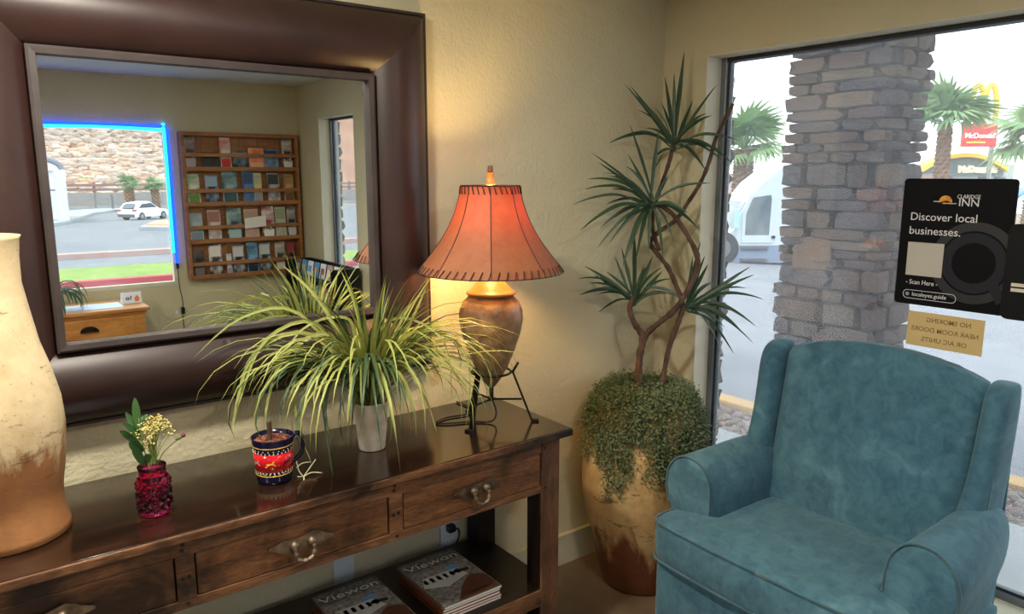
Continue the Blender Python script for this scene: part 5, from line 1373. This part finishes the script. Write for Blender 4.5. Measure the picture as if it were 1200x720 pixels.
for r_, row in enumerate(BRO):
    za, zb_ = ROWS[r_]
    for q, (fx, wd, hh, c, c2, words) in enumerate(row):
        xc = RX0+.03+(RX1-RX0-.06)*fx; W_ = wd*.9*.9; z0 = zb_-.005; tl_ = .09
        t = thing('brochure', '%s brochure on the %s row, %s from the left' % (words, ROWN[r_], ORDN[q]), 'brochure', (xc, Y0+.06, z0), 0, 'brochures in the wall rack')
        # leaning slightly back against the boards
        zt = min(hh, RZ1-.035-z0)
        mbx = MB(); y0, y1 = -.004, -.004-zt*tl_
        for off, nm in ((0, 'leaflet'),):
            mbx.rings([[Vector((-W_/2, y0+.006, .0)), Vector((W_/2, y0+.006, 0)), Vector((W_/2, y0, 0)), Vector((-W_/2, y0, 0))], [Vector((-W_/2, y1+.006, zt)), Vector((W_/2, y1+.006, zt)), Vector((W_/2, y1, zt)), Vector((-W_/2, y1, zt))]])
        lf = link('leaflet', mbx.me('leaflet'), m_cover(ci_, c, c2), t); ci_ += 1
        # printed panel and heading on the cover
        f0, f1 = (.62, .95) if q % 2 else (.05, .34)
        pm = MB(); yy = lambda f: y0+.0065+(y1-y0)*f
        pm.rings([[Vector((-W_*.42, yy(f0)-.003, zt*f0)), Vector((W_*.42, yy(f0)-.003, zt*f0)), Vector((W_*.42, yy(f0), zt*f0)), Vector((-W_*.42, yy(f0), zt*f0))], [Vector((-W_*.42, yy(f1)-.003, zt*f1)), Vector((W_*.42, yy(f1)-.003, zt*f1)), Vector((W_*.42, yy(f1), zt*f1)), Vector((-W_*.42, yy(f1), zt*f1))]])
        link('printed_panel', pm.me('printed_panel'), flat('print_%d' % ci_, c2, .4), lf)
        if words in ('maroon and white', 'red and white'):
            me = text_me('TALA', .04, .0004, 'CENTER', .001); me.transform(Matrix.Translation((0, y0+.0075, zt*.28)) @ Matrix.Scale(-1, 4, (1, 0, 0)) @ Matrix.Rotation(pi, 4, 'Z') @ Matrix.Rotation(pi/2, 4, 'X')); 
            me.transform(Matrix.Translation((0, (y1-y0)*.3+.0005, 0))); link('lettering', me, DKI, lf)
lsp = thing('loose_flyer', 'blank pale flyer propped on the third row of the rack', 'flyer', (RX0+.03+(RX1-RX0-.06)*.58, Y0+DEP+.004, 1.15), 0)
link('sheet', MB().rings([[Vector((-.085, 0, -.005)), Vector((.085, 0, .01)), Vector((.085, .002, .01)), Vector((-.085, .002, -.005))], [Vector((-.085, .004, .075)), Vector((.085, .004, .095)), Vector((.085, .006, .095)), Vector((-.085, .006, .075))]]).me('sheet'), flat('flyer_white', (222, 216, 208), .6), lsp)
lsp.location.y = Y0+DEP+.001

# oak side table below the window
OX0, OX1, OYF, OZ = -2.45, -1.345, -3.57, .665
ok = thing('oak_side_table', 'honey oak side table under the neon window in the mirror', 'table', ((OX0+OX1)/2, -3.75, 0))
wpart('table_top', MB().rbox((OX0-.03, OYF+.03, OZ-.025), (OX1+.03, -3.985, OZ), .006).me('table_top'), W_OAK, ok)
wpart('cornice', MB().rbox((OX0-.012, OYF+.012, OZ-.045), (OX1+.012, -3.97, OZ-.025), .006).me('cornice'), W_OAK, ok)
wpart('apron', MB().rbox((OX0, OYF, OZ-.20), (OX1, -3.96, OZ-.045), .003).me('apron'), W_OAK, ok)
dw = wpart('drawer', MB().rbox((OX0+.1, OYF-.002, OZ-.185), (OX1-.075, OYF+.01, OZ-.06), .003).me('drawer'), W_OAK, ok)
pm = [(-1.695+.055*cos(radians(a)), OZ-.135+.036*sin(radians(a))) for a in range(0, 181, 15)]
wpart('cup_pull', MB().prism(pm, OYF+.01, OYF+.03, 1).me('cup_pull'), IRON, dw)
wpart('side_groove', MB().rbox((OX1+.0, OYF-.1, OZ-.16), (OX1+.003, OYF-.13, OZ-.07), .001).me('side_groove'), W_DARK, ok)
wpart('moulding', MB().rbox((OX0-.012, OYF+.012, OZ-.22), (OX1+.012, -3.97, OZ-.2), .006).me('moulding'), W_OAK, ok)
for x in (OX0+.035, OX1-.035):
    for y in (OYF-.035, -3.92):
        wpart('leg', MB().rbox((x-.03, y-.03, 0), (x+.03, y+.03, OZ-.2), .004).me('leg'), W_OAK, ok)
pp_ = thing('loose_paper', 'pale blue paper lying on the oak side table', 'paper', (-1.62, -3.75, OZ))
link('sheet', MB().box((-.22, -.12, .0002), (.16, .12, .002)).me('sheet'), flat('pale_blue_paper', (196, 214, 236), .5), pp_)
hc = thing('tent_card', 'small white tent card with orange figure on the oak table', 'card', (-1.385, -3.80, OZ), 0)
tcm = link('card', MB().prism([(-.03, 0), (.03, 0), (.003, .075), (-.003, .075)], -.065, .065, 0).me('card'), flat('card_white', (226, 230, 240), .5), hc)
me = text_me('o!', .05, .0004, 'CENTER', .001); me.transform(Matrix.Translation((-.02, .022, .022)) @ Matrix.Rotation(radians(-24), 4, 'X') @ Matrix.Scale(-1, 4, (1, 0, 0)) @ Matrix.Rotation(pi, 4, 'Z') @ Matrix.Rotation(pi/2, 4, 'X')); link('lettering', me, flat('purple_ink', (80, 60, 120), .5), tcm)
link('figure', MB().prism([(.02, .01), (.045, .01), (.05, .035), (.032, .055), (.018, .035)], .0, .003, 1).me('figure'), flat('orange_ink', (224, 130, 60), .5), tcm)
[o for o in tcm.children if o.name.startswith('figure')][0].location = (0, .0235, .0)
# drooping plant on that table
dp_ = thing('drooping_plant', 'dark green strap-leaved plant on the oak side table', 'potted plant', (-1.86, -3.72, OZ))
link('pot', MB().lathe([(.0, .0), (.05, .0), (.06, .11), (.065, .115), (.058, .116), (.0, .1)], 20).me('pot', True), CONC_POT, dp_)
rp = random.Random(9)
DKL = m_leaf('strap_leaf', (60, 96, 66), (88, 124, 90), (44, 76, 56))
for k in range(46):
    a = rp.uniform(0, 6.28); L_ = rp.uniform(.2, .36); d = Vector((cos(a), sin(a), 0)); p = Vector((0, 0, .11)); ang = rp.uniform(.7, 1.4); pts = []
    for i in range(8):
        pts.append(p.copy()); ang -= rp.uniform(.28, .45); p = p+(d*cos(ang)+Vector((0, 0, sin(ang))))*L_/7
    for q_ in pts:
        q_.y = max(q_.y, -.26)
        if q_.y < .2: q_.z = max(q_.z, .006)
    link('leaf', leaf_me(pts, rp.uniform(.012, .022), .2), DKL, dp_)
# dark picture stand at the left edge of the neon window
# black display rack in the corner by the narrow window
bxr = thing('display_rack', 'black display rack holding colourful cards in the mirrored corner', 'display rack', (-.24, -3.35, 0))
BX0, BX1, BY0, BY1 = -.25, -.03, -3.80, -2.9
wpart('side_panel', MB().box((BX0, BY0, 0), (BX1, BY0+.02, .90)).me('side_panel'), BLACK, bxr)
wpart('side_panel', MB().box((BX0, BY1-.02, 0), (BX1, BY1, .90)).me('side_panel'), BLACK, bxr)
wpart('back_panel', MB().box((BX1-.02, BY0+.02, 0), (BX1, BY1-.02, .90)).me('back_panel'), BLACK, bxr)
for k, zz in enumerate((.2, .42, .62, .80)):
    wpart('shelf', MB().box((BX0, BY0+.02, zz-.015), (BX1-.02, BY1-.02, zz)).me('shelf'), BLACK, bxr)
    wpart('front_lip', MB().box((BX0-.004, BY0+.02, zz), (BX0, BY1-.02, zz+.02)).me('front_lip'), BLACK, bxr)
rc = random.Random(2); CARDC = [((90, 150, 190), 'blue'), ((206, 120, 80), 'orange'), ((150, 60, 60), 'red'), ((210, 206, 200), 'white'), ((120, 90, 80), 'brown'), ((160, 180, 150), 'sage'), ((200, 160, 150), 'pink')]
for lv, zz in enumerate((.42, .62, .80)):
    for k in range(7):
        yk = BY0+.10+k*.12; cc, cn = CARDC[(k*3+lv*2+k//3) % 7]
        t = thing('gift_card', '%s card on the %s shelf of the black rack, %s from the corner' % (cn, ['lower', 'middle', 'upper'][lv], ORDN[k]), 'card', (BX0+.06, yk, zz), 0, 'cards in the black display rack')
        c_ = link('card', MB().prism([(0, 0), (.006, 0), (.026, .11), (.02, .11)], -.045, .045, 1).me('card'), flat('card_%s' % cn, cc, .4), t)
        link('printed_panel', MB().prism([(-.001+.004, .03), (.005, .03), (.013, .075), (.012, .075)], -.03, .03, 1).me('printed_panel'), flat('card_%s' % CARDC[(k+lv+3) % 7][1], CARDC[(k+lv+3) % 7][0], .4), c_)
# curtain at the far end of the picture window
cr_ = thing('curtain_rod', 'black curtain rod with a ball end near the narrow window', 'curtain rod', (-.05, -2.3, 2.1))
wpart('rod', MB().tube([(-.05, -2.66, 2.1), (-.05, -2.06, 2.1)], .010, 10).me('rod'), BLACK, cr_)
wpart('finial', MB().tube([(-.05, -2.66, 2.1), (-.05, -2.665, 2.1), (-.05, -2.685, 2.1), (-.05, -2.69, 2.1)], [.01, .017, .017, .008], 12).me('finial', True), BLACK, cr_)
for yy in (-2.60, -2.1):
    wpart('bracket', MB().box((-.055, yy-.006, 2.09), (0, yy+.006, 2.105)).me('bracket'), BLACK, cr_)
cn_ = thing('curtain', 'dark olive curtain hanging between the two side windows', 'curtain', (-.05, -2.35, .15))
R = []
for zz in (.15, 1.1, 2.085):
    o_ = []; i_ = []
    for k in range(49):
        yy = -2.58+.46*k/48; xx = -.052+.022*sin(k*.9)
        o_.append(Vector((xx-.002, yy, zz))); i_.append(Vector((xx+.002, yy, zz)))
    R.append(o_+i_[::-1])
wpart('drape', MB().rings(R).me('drape', True), mat('olive_drape', (60, 56, 46), (74, 70, 58), 10, .9), cn_)
